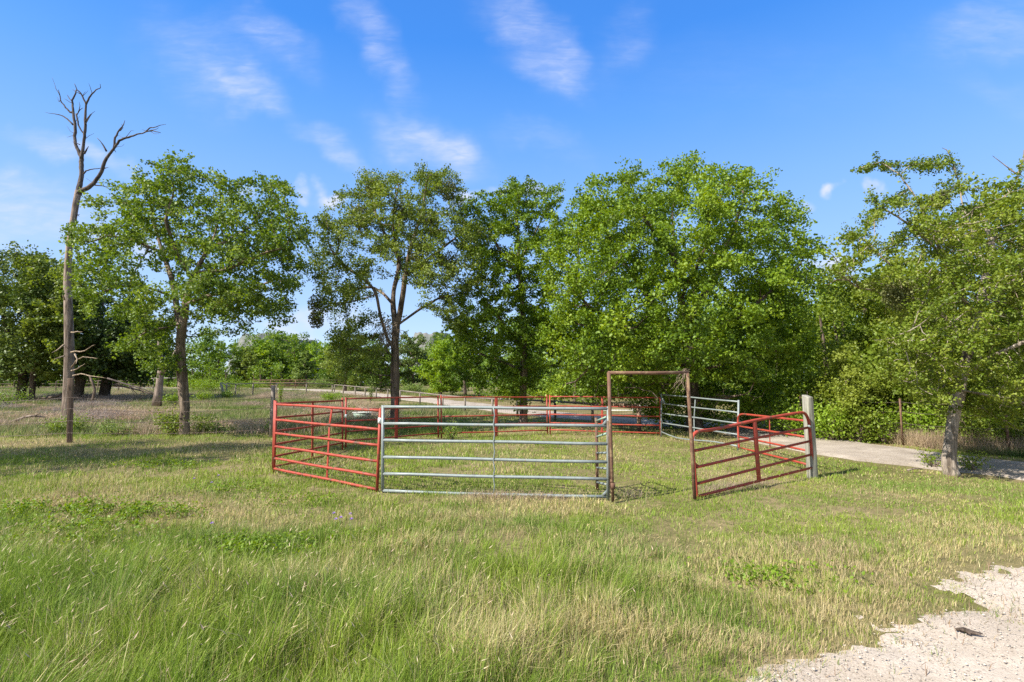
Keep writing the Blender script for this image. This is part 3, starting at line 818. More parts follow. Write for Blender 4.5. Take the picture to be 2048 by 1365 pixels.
wood('far_undergrowth', 'low green scrub along the foot of the far wood', -95, 40, 78, 90, 170, 2.0, 4.6, 420, .28, 'far', 47, cat='scrub', filt=lambda x, y: float(seg_dist(np.array(x), np.array(y), ROAD)) > 4)
wood('roadside_woodland', 'dense woodland beyond the road behind the middle and big trees', -3, 34, 36, 62, 44, 7.5, 10.5, 2200, .24, 'far', 42, filt=lambda x, y: float(seg_dist(np.array(x), np.array(y), ROAD)) > 4.5 and x > (62 - y) * .15 - 4)
wood('right_woodland', 'dense trees filling the far right side beyond the wire fence', 13.5, 40, 10, 36, 40, 5.5, 8.5, 3000, .16, 'cedar', 43, filt=lambda x, y: float(seg_dist(np.array(x), np.array(y), ROAD)) > 3.8 and (x * .5 + y) > 20 and x / y > .38)
print('woods', time.time() - T0)

G2 = 'trees standing out from the far treeline'
FT = [
 (560, 92, [(585, 700, 30), (560, 690, 26), (600, 715, 26), (575, 730, 30), (560, 676, 14)], 'far', 'tall round-topped tree in the far treeline, over the left end of the road fence', .0),
 (530, 88, [(525, 700, 20), (520, 720, 22), (530, 735, 20)], 'yel', 'yellow-green tree in the far treeline under the pale hill', .25),
 (430, 84, [(425, 705, 34), (450, 725, 32), (410, 730, 30), (470, 705, 22)], 'far', 'wide green tree in the far treeline just right of the sycamore trunk', -.1),
 (498, 84, [(495, 720, 24), (505, 740, 22), (478, 738, 22)], 'elm', 'dusky olive tree in the far treeline left of the yellow-green one', .1),
 (650, 86, [(640, 705, 24), (655, 725, 30), (625, 735, 24)], 'yel', 'bright spring-green tree in the far treeline under the hanging mistletoe', .0),
 (612, 80, [(610, 735, 20), (615, 715, 16), (600, 745, 18)], 'olive', 'pale feathery small tree in front of the far treeline, left of the mistletoe', .1),
 (690, 62, [(680, 700, 34), (715, 705, 34), (695, 730, 40), (665, 725, 26), (735, 735, 34), (700, 750, 34)], 'elm', 'broad dull-green tree beyond the road, left of the elm trunk', .1),
 (762, 58, [(760, 715, 26), (770, 740, 28), (745, 745, 24)], 'far', 'medium green tree close behind the elm trunk', -.05),
 (825, 60, [(822, 680, 24), (835, 700, 28), (815, 715, 28), (850, 735, 30), (812, 745, 24)], 'dark', 'dark upright tree just right of the elm trunk', .3),
 (880, 48, [(890, 720, 32), (870, 745, 36), (905, 755, 36), (885, 700, 20), (900, 775, 26)], 'yel', 'vivid lime-green bushy tree right of the elm beyond the road', .15),
 (930, 52, [(925, 680, 34), (900, 690, 28), (950, 700, 34), (930, 720, 34)], 'maple', 'green tree behind the slim tree, above the lime bush', -.1),
]
for b, Yc, bl, lf, lab, tb in FT:
    btree('treeline_tree', lab, Yc, b, bl, lf, nleaf=5200 if Yc > 70 else 9000, lsize=.30 if Yc > 70 else .2, rb=.16, nattr=150, group=G2, tb=tb, zmin=.5)

G3 = 'trees crowding the right side of the road'
RT = [
 (1655, 31, [(1650, 600, 34), (1690, 590, 34), (1640, 650, 52), (1700, 650, 50), (1620, 710, 50), (1680, 720, 60), (1630, 780, 46), (1580, 780, 40), (1600, 830, 34), (1660, 830, 34)], 'yel', 'bright green leafy tree filling the gap right of the big round tree', .3, 30000, .15),
 (1745, 19, [(1740, 580, 34), (1760, 620, 46), (1735, 690, 50), (1760, 750, 50), (1720, 600, 26), (1700, 790, 50), (1750, 820, 34)], 'cedar', 'green tree behind the left limbs of the roadside leaning tree', .25, 22000, .10),
 (1690, 16.5, [(1690, 745, 40), (1670, 790, 42), (1720, 770, 40), (1700, 830, 36), (1655, 840, 28), (1690, 705, 24)], 'cedar', 'bushy yellowish-green small tree beyond the weathered gatepost', .2, 15000, .075),
 (1840, 16, [(1830, 700, 60), (1800, 770, 50), (1860, 780, 44), (1880, 700, 50), (1850, 640, 50), (1820, 820, 30)], 'cedar', 'tree across the road behind the leaning tree trunk, left side', .1, 20000, .085),
 (1985, 15, [(1960, 700, 60), (2010, 760, 60), (1990, 830, 40), (2050, 700, 60), (1950, 780, 40), (2070, 810, 50), (2000, 640, 50), (2060, 600, 60), (1970, 860, 22)], 'maple', 'deep green tree at the right picture edge across the road', .05, 26000, .10),
 (1560, 27, [(1540, 790, 40), (1580, 760, 40), (1510, 820, 36), (1565, 830, 32), (1600, 700, 40)], 'maple', 'low dense green tree behind the grey far gate', .0, 14000, .13),
]
for b, Yc, bl, lf, lab, tb, nl, ls in RT:
    btree('roadside_tree', lab, Yc, b, bl, lf, nleaf=nl, lsize=ls, rb=.11, nattr=450, group=G3, tb=tb, zmin=.45, depth=2.0, spread=.26)
# two trees that stand left outside the picture and throw their shade on the field
def offtree(label, x, y, h, r, seed):
    rng = np.random.default_rng(seed); g = float(terrain(x, y)); o = empty('shade_tree', (x, y, g)); tag(o, label, 'tree')
    mb = MB(); mb.tube([(x, y, g - .1), (x + .1, y, g + h * .4), (x, y + .1, g + h * .8)], [.22, .17, .07], 10); mb.build('trunk', M['bark'], o)
    Cs = []
    for k in range(34):
        a = rng.random() * 6.28; rr = r * math.sqrt(rng.random()); c = np.array([x + rr * math.cos(a), y + rr * math.sin(a) * .6, g + h * rng.uniform(.4, .95)])
        P = rng.normal(size=(270, 3)); P /= np.linalg.norm(P, axis=1)[:, None]; Cs.append(c + P * .75 * (rng.random(270) ** .5)[:, None])
    leaf_mesh('crown', np.vstack(Cs), .13, M['syc'], o, np.full(34 * 270, .5), rng=rng, origin=(x, y, g))
offtree('leafy tree just left of the picture frame shading the field', -17.6, 8.6, 9.5, 2.7, 71)
offtree('tall leafy tree left of the picture frame, nearer the camera', -15.6, 7.6, 12.5, 2.6, 72)
print('bg trees', time.time() - T0)

# ------------------------------------------------------------------ shrubs
def shrub(label, px, py, r, h, n, ls, leaf, group=None, tb=0, Yc=None, name='shrub', stems=9, seed=0):
    c = gp(px, py) if Yc is None else gY(px, Yc)
    rng = np.random.default_rng(500 + int(px) + seed)
    o = empty(name, c); tag(o, label, 'shrub', group)
    mb = MB(); tips = []
    for k in range(stems):
        a = rng.random() * 6.28; rr = r * rng.random() ** .6; hh = h * rng.uniform(.5, 1) * (1 - .4 * rr / r)
        t = c + [rr * math.cos(a), rr * math.sin(a), hh]; mid = c + [rr * .4 * math.cos(a), rr * .4 * math.sin(a), hh * .55]
        mb.tube([c, mid, t], [.012 + h * .006, .008 + h * .003, .003], 4, False)
        tips += [t, (t + mid) / 2, mid]
    tips = np.array(tips)
    tag(mb.build('stems', M['bark'], o), kind='stuff')
    k = rng.integers(0, len(tips), n)
    P = tips[k] + rng.normal(size=(n, 3)) * np.array([r * .26, r * .26, h * .15])
    P[:, 2] = np.maximum(P[:, 2], terrain(P[:, 0], P[:, 1]) + .03)
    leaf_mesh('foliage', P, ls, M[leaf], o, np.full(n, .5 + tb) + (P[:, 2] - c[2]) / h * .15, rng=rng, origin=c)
    return o
GS = 'shrubs and saplings in the field'
shrub('dark green bush wrapped round the foot of the sycamore, left side', 345, 872, .55, .95, 1500, .06, 'elm', GS, .1, stems=14)
shrub('trailing bush right of the foot of the sycamore', 402, 868, .50, .70, 1100, .055, 'elm', GS, .0, stems=12)
shrub('small weedy bush low to the right of the sycamore bushes', 440, 868, .45, .38, 500, .05, 'olive', GS, .0)
shrub('light green bush left of the brown fence post', 112, 872, .45, .70, 900, .05, 'syc', GS, .15)
shrub('light green bush right of the brown fence post', 160, 868, .42, .80, 800, .05, 'syc', GS, .1)
shrub('low weedy shrub between fence post and sycamore', 235, 872, .55, .55, 700, .045, 'olive', GS, .1)
shrub('spindly shrub in the dry weeds left of the sycamore bush', 205, 872, .3, .6, 350, .045, 'olive', GS)
shrub('round bright green bush beyond the corner of the road fence', 662, 803, .75, .95, 900, .09, 'yel', GS, .0, stems=12)
shrub('feathery pale sapling beyond the corral, left of the elm trunk', 740, 808, .32, 2.3, 700, .07, 'olive', GS, .25)
shrub('feathery yellow-green sapling beside the tall dark fence post', 560, 812, .22, 2.0, 420, .07, 'yel', GS, .1)
shrub('small sapling close left of the tall dark fence post', 535, 868, .3, .5, 260, .05, 'olive', GS)
shrub('leafy weed growing inside the corral near the far panels', 905, 884, .32, .62, 420, .05, 'syc', GS, .1)
shrub('leafy weed at the far corral corner left of the elm trunk', 700, 832, .5, .7, 500, .06, 'maple', GS, -.1)
shrub('green sprouts at the right foot of the leaning tree', 1945, 945, .38, .42, 420, .04, 'cedar', GS, .1)
shrub('green sprouts at the left foot of the leaning tree', 1868, 938, .28, .40, 300, .04, 'cedar', GS, .0)
shrub('bush hanging over the wire fence left of the rusty steel post', 1770, 888, .5, 1.3, 1500, .055, 'maple', GS, .1, stems=12)
shrub('green bush under the trees right of the leaning tree', 2030, 900, .6, 1.1, 1300, .06, 'cedar', GS, -.1, stems=12)
shrub('low green bush by the road just beyond the weathered gatepost', 1645, 868, .6, .8, 1100, .06, 'maple', GS, -.2, stems=12)
shrub('yellow-flowered weed clump beyond the road right of the elm trunk', 862, 792, .8, .8, 500, .1, 'yel', GS, .6, Yc=50)
for k, (px, Yc, rr, hh, lab) in enumerate(((1610, 15.6, .8, 1.3, 'bright bush past the road seen between red gates and wooden post'), (1662, 15.0, .8, 1.2, 'bright bush past the road just right of the wooden post'), (1712, 14.8, .7, 1.4, 'tall bright bush left of the vine-covered fence stretch'), (1560, 17.6, .9, 1.5, 'bright bush across the road above the low red gate'),
        (1842, 14.6, .7, 1.3, 'bush between rusty steel post and leaning tree'), (1935, 13.6, .8, 1.5, 'bush across the road just right of the leaning trunk'), (1500, 20.0, 1.0, 1.6, 'bush behind the right end of the far grey gate'))):
    shrub(lab, px, 0, rr, hh, 1700, .075, 'yel' if k % 3 != 2 else 'cedar', GS, .1, Yc=Yc, stems=14, seed=40 + k)
GB = 'green bushes along the far side of the field'
for k, (px, Yc, r, h, lf, lab) in enumerate([(395, 62, 2.2, 1.9, 'yel', 'rounded bright bush just right of the sycamore trunk in the distance'), (428, 60, 2.0, 1.7, 'maple', 'wide low bush behind the leaning white fence brace, left side'), (470, 66, 2.4, 1.8, 'far', 'long low bush behind the leaning white fence brace, right side'), (506, 70, 1.8, 1.6, 'maple', 'small dark bush at the right end of the distant bush row'),
     (405, 40, .8, .9, 'maple', 'small green bush in pink dry weeds right of the sycamore'), (350, 36, .8, 1.0, 'maple', 'small green bush between grey dead trunk and sycamore'), (455, 44, .7, .8, 'far', 'small bush in the dry weeds below the white fence brace'), (20, 34, 1.6, 1.7, 'far', 'drooping bush under the leftmost oak'), (985, 40, 1.6, 1.6, 'maple', 'bush at the road edge left of the slim tree trunk'), (1085, 38, 2.0, 1.8, 'yel', 'bright bush beyond the road right of the slim tree trunk'), (1180, 36, 2.0, 2.0, 'maple', 'green bush beyond the road seen left of the gateway'), (820, 56, 1.6, 1.3, 'olive', 'grey-green scrub beside the road right of the elm trunk'), (640, 72, 2.0, 1.7, 'olive', 'pale scrub beyond the distant rusty rail fence')]):
    shrub(lab, px, 0, r, h, 1500 if Yc > 45 else 900, .13 if Yc > 45 else .09, lf, GB, 0, Yc=Yc, stems=14, seed=k)

# ------------------------------------------------------------------ grass and weeds
def blades(x, y, h, w, col, lean=.35, wind=(.0, 0.0), rng=RNG, three=True, zoff=0):
    n = len(x); a = rng.random(n) * 2 * math.pi
    z = terrain(x, y) + zoff
    base = np.stack([x, y, z - .01], 1)
    side = np.stack([np.cos(a), np.sin(a), np.zeros(n)], 1) * (w / 2)[:, None]
    la = rng.random(n) * 2 * math.pi; lr = np.abs(rng.normal(0, lean, n))
    wa = vnoise(x * 2.6, y * 2.6, 301) * 7; wm = .28 * vnoise(x * 3.3, y * 3.3, 302)
    L = np.stack([np.cos(la) * lr + wind[0] + np.cos(wa) * wm, np.sin(la) * lr + wind[1] + np.sin(wa) * wm, np.zeros(n)], 1) * h[:, None]
    up = np.stack([np.zeros(n), np.zeros(n), h], 1)
    if three:
        mid = base + up * .55 + L * .3
        tip = base + up * (1 - .25 * np.clip(lr, 0, 1))[:, None] + L * .95
        V = np.stack([base - side, base + side, mid - side * .75, mid + side * .75, tip], 1).reshape(-1, 3)
        i = np.arange(n)[:, None] * 5
        Fc = [i + [0, 1, 3, 2], i + [2, 3, 4]]
        k = 5
    else:
        tip = base + up + L
        V = np.stack([base - side, base + side, tip], 1).reshape(-1, 3); Fc = [np.arange(n)[:, None] * 3 + [0, 1, 2]]; k = 3
    return V, Fc, np.repeat(col, k, axis=0), k

def scatter(y0, y1, dens, margin=2.5, rng=RNG):
    """uniform on the ground strip y0..y1 inside the (widened) view"""
    xm = y1 * 1.06 + margin
    n = int(2 * xm * (y1 - y0) * dens)
    x = rng.uniform(-xm, xm, n); y = rng.uniform(y0, y1, n)
    k = np.abs(x) < y * 1.06 + margin
    return x[k], y[k]

GREEN = np.array([.12, .20, .022]); LIME = np.array([.22, .29, .035]); BLUEG = np.array([.11, .19, .055]); TAN = np.array([.42, .35, .16]); STRAW = np.array([.47, .41, .22]); PINK = np.array([.33, .235, .165]); BROWN = np.array([.24, .16, .10])
def blobw(x, y, cx, cy, rx, ry):
    return np.exp(-(((x - cx) / rx) ** 2 + ((y - cy) / ry) ** 2))
DRYP = []   # tan areas of the meadow, as ground spots seen in the photo
for (px, py, rx, ry, s) in ((770, 1040, 1.1, .40, 1.0), (940, 1035, 1.2, .35, .8), (1150, 1030, 1.6, .5, .6), (1300, 1080, 1.3, .35, .6), (1420, 1120, 1.0, .3, .7), (1750, 1085, 1.3, .5, .55), (1500, 1300, .6, .25, .9), (1250, 1290, .7, .3, .7), (1000, 1350, .6, .25, .8), (1820, 1150, .8, .3, .8), (500, 1180, 1.1, .25, .6),
                        (1900, 1060, 1.4, .6, .5), (1600, 960, 2.5, .8, .7), (250, 905, 4.5, .6, .9), (60, 890, 3, .8, .8), (450, 890, 3, .5, .9), (60, 1005, 1.5, .5, .8), (300, 1030, 1.2, .35, .6), (1980, 980, 1.6, .6, .5), (1440, 1180, .7, .25, .6), (1050, 1250, .5, .2, .5), (950, 1000, 2.0, .22, 1.0), (1700, 1230, .9, .3, .8), (1300, 870, 3, 1.2, .2), (1450, 880, 2.5, 1.2, .35)):
    q = gp(px, py); DRYP.append((q[0], q[1], rx, ry, s))
def dryness(x, y):
    d = np.zeros(x.shape)
    for cx, cy, rx, ry, s in DRYP: d = np.maximum(d, s * blobw(x, y, cx, cy, rx * 1.3, ry * 1.3))
    d = d + (fbm(x * .8, y * .8, 61, 3) - .53) * 2.4
    e = grav_sd(x, y); d = d + .3 * np.exp(-np.clip(e, 0, 9) / .25)
    return d
def tallness(x, y):
    # tall ungrazed grass at the near left, short elsewhere
    edge = 4.55 + .25 * x * 0 + (fbm(x * .9, y * .9, 71, 2) - .5) * .8
    t = 1 / (1 + np.exp((y - edge) / .16))
    t = t * (1 / (1 + np.exp((x - .5) / .55)))
    t2 = .5 * (1 / (1 + np.exp((y - 5.6) / .5))) * (1 / (1 + np.exp((x - 1.6) / .6)))
    return np.maximum(t, t2 * fbm(x * 1.5, y * 1.5, 72, 2) * 1.2)
def grass_cols(x, y, rng):
    n = len(x)
    d = np.clip(dryness(x, y) * .9 + .20 + rng.normal(0, .22, n), 0, 1)
    lm = np.clip(fbm(x * 1.3, y * 1.3, 81, 2) * 1.6 - .35 + rng.normal(0, .2, n), 0, 1)[:, None]
    bg = np.clip((fbm(x * .7 + 9, y * .7, 91, 2) - .5) * 3, 0, 1)[:, None]
    lm = np.clip(lm + .26, 0, 1); g = GREEN * (1 - lm) + LIME * lm; g = g * (1 - bg * .35) + BLUEG * bg * .35
    tn = np.where(rng.random((n, 1)) < .35, STRAW, TAN)
    pk = np.clip(fbm(x * .9 + 5, y * .9, 95, 2) * 2 - .8, 0, 1)[:, None] * .5
    tn = tn * (1 - pk) + PINK * pk
    dm = (rng.random(n) < np.clip((d - .25) * 1.25, .05, .9))[:, None]
    c = np.where(dm, tn, g) * rng.uniform(.9, 1.6, (n, 1))
    return np.clip(c, 0, 1), dm[:, 0]
VS, FS, CS = [], [[], []], []
off = 0
def push(V, Fc, c, VS, FS4, FS3, CS, off):
    VS.append(V); CS.append(c)
    for f in Fc: (FS4 if f.shape[1] == 4 else FS3).append(f + off)
    return off + len(V)
FS4, FS3 = [], []
rng = np.random.default_rng(2)
for (y0, y1, dens, wmul) in ((2.2, 3.4, 9500, .62), (3.4, 4.6, 7500, .68), (4.6, 6.5, 4600, .85), (6.5, 9, 2400, 1.25), (9, 13, 950, 2.2), (13, 18, 480, 3.2), (18, 26, 190, 5)):
    x, y = scatter(y0, y1, dens, 1.6 if y1 < 9 else 2.5, rng)
    gs = grav_sd(x, y); rs = seg_dist(x, y, ROAD) - ROADW + (fbm(x * 1.1, y * 1.1, 33, 2) - .5) * .6
    k = rng.random(len(x)) < np.clip((gs + .26) / .60 + .55 * (fbm(x * 3, y * 3, 3, 2) - .5), 0, 1) * np.clip(rs / .3, 0, 1)
    # thin spots with bare soil
    bare = fbm(x * 1.6, y * 1.6, 17, 3)
    k &= rng.random(len(x)) < np.clip((bare - .26) / .16, .2, 1)
    tf = vnoise(x * 8, y * 8, 203); k &= rng.random(len(x)) < .35 + 1.0 * tf
    if y0 > 12: k &= ~((x < -7.5) & (y > 16.8) & (rng.random(len(x)) < .6))
    x, y = x[k], y[k]
    t = tallness(x, y)
    cn, dm = grass_cols(x, y, rng)
    hb = .075 + .10 * fbm(x * 1.1, y * 1.1, 44, 2)
    hb = hb * (.62 + .38 / (1 + np.exp((y - 5.6) / .5)))
    tuft = fbm(x * 5.5, y * 5.5, 201, 2); tuft2 = vnoise(x * 11, y * 11, 207)
    hb = hb * (.45 + 1.15 * tuft)
    h = (hb + t * (.07 + .22 * tuft)) * rng.uniform(.45, 1.35, len(x)) * np.clip(.42 + grav_sd(x, y) / 1.2, .28, 1)
    h = h * (1 - .35 / (1 + np.exp(-(x - .9) / .3)))
    w = (.0035 + .0035 * rng.random(len(x))) * wmul * (1 + .5 * t)
    V, Fc, c, kk = blades(x, y, h, w, cn, .5, (.10, .03), rng, three=y1 < 14)
    off = push(V, Fc, c, VS, FS4, FS3, CS, off)
fc = ([np.vstack(FS4)] if FS4 else []) + ([np.vstack(FS3)] if FS3 else [])
tag(mesh_np('grass', np.vstack(VS), fc, M['grass'], attrs={'col': np.vstack(CS)}), 'green and straw coloured meadow grass, tall at the near left', 'grass', kind='stuff')
print('grass', off, time.time() - T0)

# seed heads on the tall grass and fine straw heads over the meadow
def seedheads(n, xr, yr, hlo, hhi, ls, name, label, cols, rng, filt=None, wind=.12):
    x = rng.uniform(*xr, n); y = rng.uniform(*yr, n)
    k = (np.abs(x) < y * 1.06 + 1.5)
    if filt is not None: k &= filt(x, y, rng)
    x, y = x[k], y[k]; n = len(x)
    h = rng.uniform(hlo, hhi, n); z = terrain(x, y)
    la = rng.random(n) * 6.28
    L = np.stack([np.cos(la) * .34 + wind, np.sin(la) * .34 + .05], 1) * h[:, None]
    B = np.stack([x, y, z], 1); Mi = B + np.column_stack([L * .35, h * .6]); Tp = B + np.column_stack([L * .95, h])
    D = Tp - Mi; D /= np.linalg.norm(D, axis=1)[:, None]; D[:, 2] -= .6; D /= np.linalg.norm(D, axis=1)[:, None]
    S = np.stack([-D[:, 1], D[:, 0], np.zeros(n)], 1); S /= np.linalg.norm(S, axis=1)[:, None] + 1e-9
    Up = np.cross(S, D)
    ww = .0016; l = ls * rng.uniform(.6, 1.3, n)[:, None]; wd = l * .085
    A = [B - S * ww, B + S * ww, Mi - S * ww, Mi + S * ww, Tp,           # stalk
         Tp, Tp + D * l * .35 + S * wd, Tp + D * l * .35 - S * wd, Tp + D * l * .35 + Up * wd, Tp + D * l]
    V = np.stack(A, 1).reshape(-1, 3); i = np.arange(n)[:, None] * 10
    F4 = i + [0, 1, 3, 2]; F3 = np.concatenate([i + [2, 3, 4], i + [5, 6, 8], i + [5, 8, 7], i + [9, 8, 6], i + [9, 7, 8]])
    cs = np.array(cols)[rng.integers(0, len(cols), n)] * rng.uniform(.8, 1.15, (n, 1))
    stalk = np.array([.20, .24, .07]) * np.ones((n, 1))
    Cc = np.stack([stalk] * 5 + [cs] * 5, 1).reshape(-1, 3)
    tag(mesh_np(name, V, [F4, F3], M['dry'], attrs={'col': np.clip(Cc, 0, 1)}), label, 'grass heads', kind='stuff')
rng = np.random.default_rng(3)
seedheads(3600, (-7, 1.2), (2.4, 5.4), .26, .44, .042, 'seed_heads', 'pale straw seed heads over the tall grass at the near left', [(.62, .52, .34), (.50, .46, .24), (.55, .42, .30)], rng,
          lambda x, y, r: r.random(len(x)) < tallness(x, y) * np.clip(.9 - .16 * (x + 4), .12, 1) )
seedheads(16000, (-12, 12), (4.8, 16), .14, .26, .04, 'fine_seed_heads', 'fine straw coloured heads scattered over the short meadow', [(.58, .46, .24), (.50, .40, .20), (.46, .40, .16)], rng,
          lambda x, y, r: (r.random(len(x)) < np.clip(dryness(x, y) + .35, .05, 1)) & (grav_sd(x, y) > .15) & (seg_dist(x, y, ROAD) > 2.2))

# broadleaf weeds in the meadow (left middle) : ground cover
rng = np.random.default_rng(4)
Cs = []
for (px, py, rx, ry, n) in ((110, 1030, .9, .45, 2600), (210, 1025, .6, .3, 1500), (290, 1040, .6, .3, 1500), (160, 1070, .7, .3, 1200), (400, 1110, .9, .3, 1500), (560, 1105, .9, .25, 1800), (330, 935, .8, .4, 900), (470, 985, .6, .3, 500), (1090, 895, .7, .4, 600), (600, 1010, .5, .3, 500), (60, 1100, .7, .25, 900), (1560, 1170, .7, .25, 700)):
    c = gp(px, py); P = np.column_stack([c[0] + rng.normal(0, rx * .6, n), c[1] + rng.normal(0, ry * .6, n), np.zeros(n)])
    P = P[fbm(P[:, 0] * 4, P[:, 1] * 4, 12, 2) > .42]
    P[:, 2] = terrain(P[:, 0], P[:, 1]) + .04 + rng.random(len(P)) * .10; Cs.append(P)
C = np.vstack(Cs)
o = leaf_mesh('ground_cover', C, .035, M['maple'], None, np.full(len(C), .55), up=.9, rng=rng)
tag(o, 'low broad-leaved green weeds in patches among the grass', 'ground cover', kind='stuff')

# dry weeds of the left field, understorey on the right, dead thatch
def drypatch(name, label, spots, mat, cols, rng, hl=(.3, .7), w=.012, wind=(.1, 0), lean=.5):
    VS, CS, FS4, FS3 = [], [], [], []; off = 0
    for (cx, cy, rx, ry, n) in spots:
        x = cx + rng.normal(0, rx * .55, n); y = cy + rng.normal(0, ry * .55, n)
        k = seg_dist(x, y, ROAD) > 2.3
        x, y = x[k], y[k]; n = len(x)
        if n == 0: continue
        k = fbm(x * .9, y * .9, 14, 2)
        h = rng.uniform(*hl, n) * (.6 + .8 * k)
        cc = np.array(cols)[np.clip(((k - .25) * 2 * len(cols) + rng.normal(0, .7, n)).astype(int), 0, len(cols) - 1)] * rng.uniform(.75, 1.2, (n, 1))
        V, Fc, c, _ = blades(x, y, h, np.full(n, w) * rng.uniform(.6, 1.3, n), cc, lean, wind, rng, three=False)
        off = push(V, Fc, c, VS, FS4, FS3, CS, off)
    tag(mesh_np(name, np.vstack(VS), [np.vstack(FS3)], mat, attrs={'col': np.clip(np.vstack(CS), 0, 1)}), label, 'weeds', kind='stuff')
rng = np.random.default_rng(6)
pal = {'dry_weeds': ('pinkish brown dry weeds in drifts over the left field', [(.40, .29, .20), (.46, .34, .24), (.50, .40, .27)], (.15, .5)),
       'grey_weeds': ('grey purplish dead weed thickets in the left field', [(.25, .21, .19), (.30, .25, .21), (.21, .18, .15)], (.2, .55)),
       'field_grass': ('green grass of the left field and road verge', [(.13, .20, .035), (.18, .26, .05), (.26, .27, .10), (.13, .19, .06), (.30, .27, .13)], (.10, .30))}
for nm, (lab, cols, hl) in pal.items():
    sp = []
    cnt = {'dry_weeds': 34, 'grey_weeds': 14, 'field_grass': 330}[nm]
    for k in range(cnt):
        Yc = rng.uniform(17.2, 62) if nm != 'field_grass' else rng.uniform(16.5, 78)
        px = rng.uniform(-130, (540 if Yc < 21 else 800) if nm != 'field_grass' else 920)
        if Yc > 40 and px > 640 and nm != 'field_grass': continue
        p = gY(px, Yc); q = .6 + Yc * .035
        sp.append((p[0], p[1], q * 1.5, q * .5, int(520 * (1 if Yc < 40 else .8)) if nm != 'field_grass' else 700))
    drypatch(nm, lab, sp, M['dry' if nm != 'field_grass' else 'grass'], cols, rng, hl, .018 if nm != 'field_grass' else .026)
# low domed thickets of dead tumble weed
Cm = []; Km = []; Lm = []
for k in range(230):
    Yc = rng.uniform(17.3, 50); px = rng.uniform(-130, 540 if Yc < 21 else 760)
    p = gY(px, Yc)
    if float(fbm(np.array(p[0] * .22), np.array(p[1] * .3), 411, 2)) < .53: continue
    R_ = rng.uniform(.35, .95) * (1 + Yc * .012); n = int(1100 * R_)
    if float(seg_dist(np.array(p[0]), np.array(p[1]), ROAD)) < 2.6: continue
    q = rng.normal(size=(n, 3)); q /= np.linalg.norm(q, axis=1)[:, None]; q *= (rng.random(n) ** .4)[:, None]
    q[:, 2] = np.abs(q[:, 2]) * .42; q[:, 0] *= 1.5
    P = q * R_ + [p[0], p[1], 0]; P[:, 2] += terrain(P[:, 0], P[:, 1]); Cm.append(P)
    c0 = [(.44, .31, .22), (.50, .37, .25), (.28, .235, .215), (.36, .27, .20)][rng.integers(0, 4)]
    Km.append(np.array(c0) * rng.uniform(.7, 1.2, (n, 1))); Lm.append(np.full(n, .10 + .06 * R_))
P = np.vstack(Cm); K = np.vstack(Km); Ln = np.concatenate(Lm); n = len(P)
D = rng.normal(size=(n, 3)); D[:, 2] = np.abs(D[:, 2]); D /= np.linalg.norm(D, axis=1)[:, None]
S = np.cross(D, rng.normal(size=(n, 3))); S /= np.linalg.norm(S, axis=1)[:, None]
V = np.stack([P - S * .007, P + S * .007, P + D * Ln[:, None]], 1).reshape(-1, 3)
tag(mesh_np('dead_thickets', V, np.arange(n)[:, None] * 3 + [0, 1, 2], M['dry'], attrs={'col': np.clip(np.repeat(K, 3, axis=0), 0, 1)}), 'low domed thickets of dead pinkish and grey weeds in the left field', 'weeds', kind='stuff')
sp = [(gY(px, Yc)[0], Yc, .9, .5, n) for px, Yc, n in ((1680, 15.4, 500), (1720, 15, 600), (1760, 14.8, 800), (1810, 14.2, 1100), (1850, 13.8, 1000), (1890, 13.6, 500), (1980, 13, 600), (2040, 12.6, 700), (2100, 12.2, 500), (1830, 15, 700), (1740, 16, 600), (1950, 13.4, 400))]
drypatch('dry_understorey', 'tall tan dead grass standing along the wire fence across the road', sp, M['dry'], [(.40, .30, .19), (.45, .35, .22), (.36, .27, .18), (.30, .22, .15)], rng, (.2, .62), .009, lean=.55)
sp = [(gY(px, Yc)[0], Yc, .8, .35, 1500) for px, Yc in ((1620, 14.6), (1660, 14.2), (1700, 13.9), (1750, 13.5), (1800, 13.1), (1850, 12.7), (1900, 12.4), (1950, 12.0), (2000, 11.8), (2050, 11.5), (2100, 11.2), (1560, 16.5), (1590, 15.6), (2150, 11))]
drypatch('verge_grass', 'shaded green verge grass on the far edge of the road', sp, M['grass'], [(.09, .15, .03), (.12, .18, .05), (.2, .2, .08)], rng, (.10, .28), .011)
# dead thatch caught along the bottom rail of the near grey gate, and matted strip under the right gate
rng = np.random.default_rng(9)
pts = []
for a, b, n, wd in ((gp(925, 994), gp(1130, 998), 900, .09), (gp(1400, 985), gp(1530, 968), 900, .12), (gp(1235, 990), gp(1280, 992), 250, .15)):
    t = rng.random(n)[:, None]; pts.append(a + (b - a) * t + rng.normal(size=(n, 3)) * [wd, wd, 0])
P = np.vstack(pts); P[:, 2] = terrain(P[:, 0], P[:, 1])
V, Fc, c, _ = blades(P[:, 0], P[:, 1], rng.uniform(.05, .16, len(P)), np.full(len(P), .004), np.array([.40, .30, .23]) * rng.uniform(.7, 1.2, (len(P), 1)), 1.6, (.3, 0), rng, True)
tag(mesh_np('dead_thatch', V, Fc, M['dry'], attrs={'col': np.clip(c, 0, 1)}), 'matted dead grass caught along the bottom rails of the near gates', 'thatch', kind='stuff')

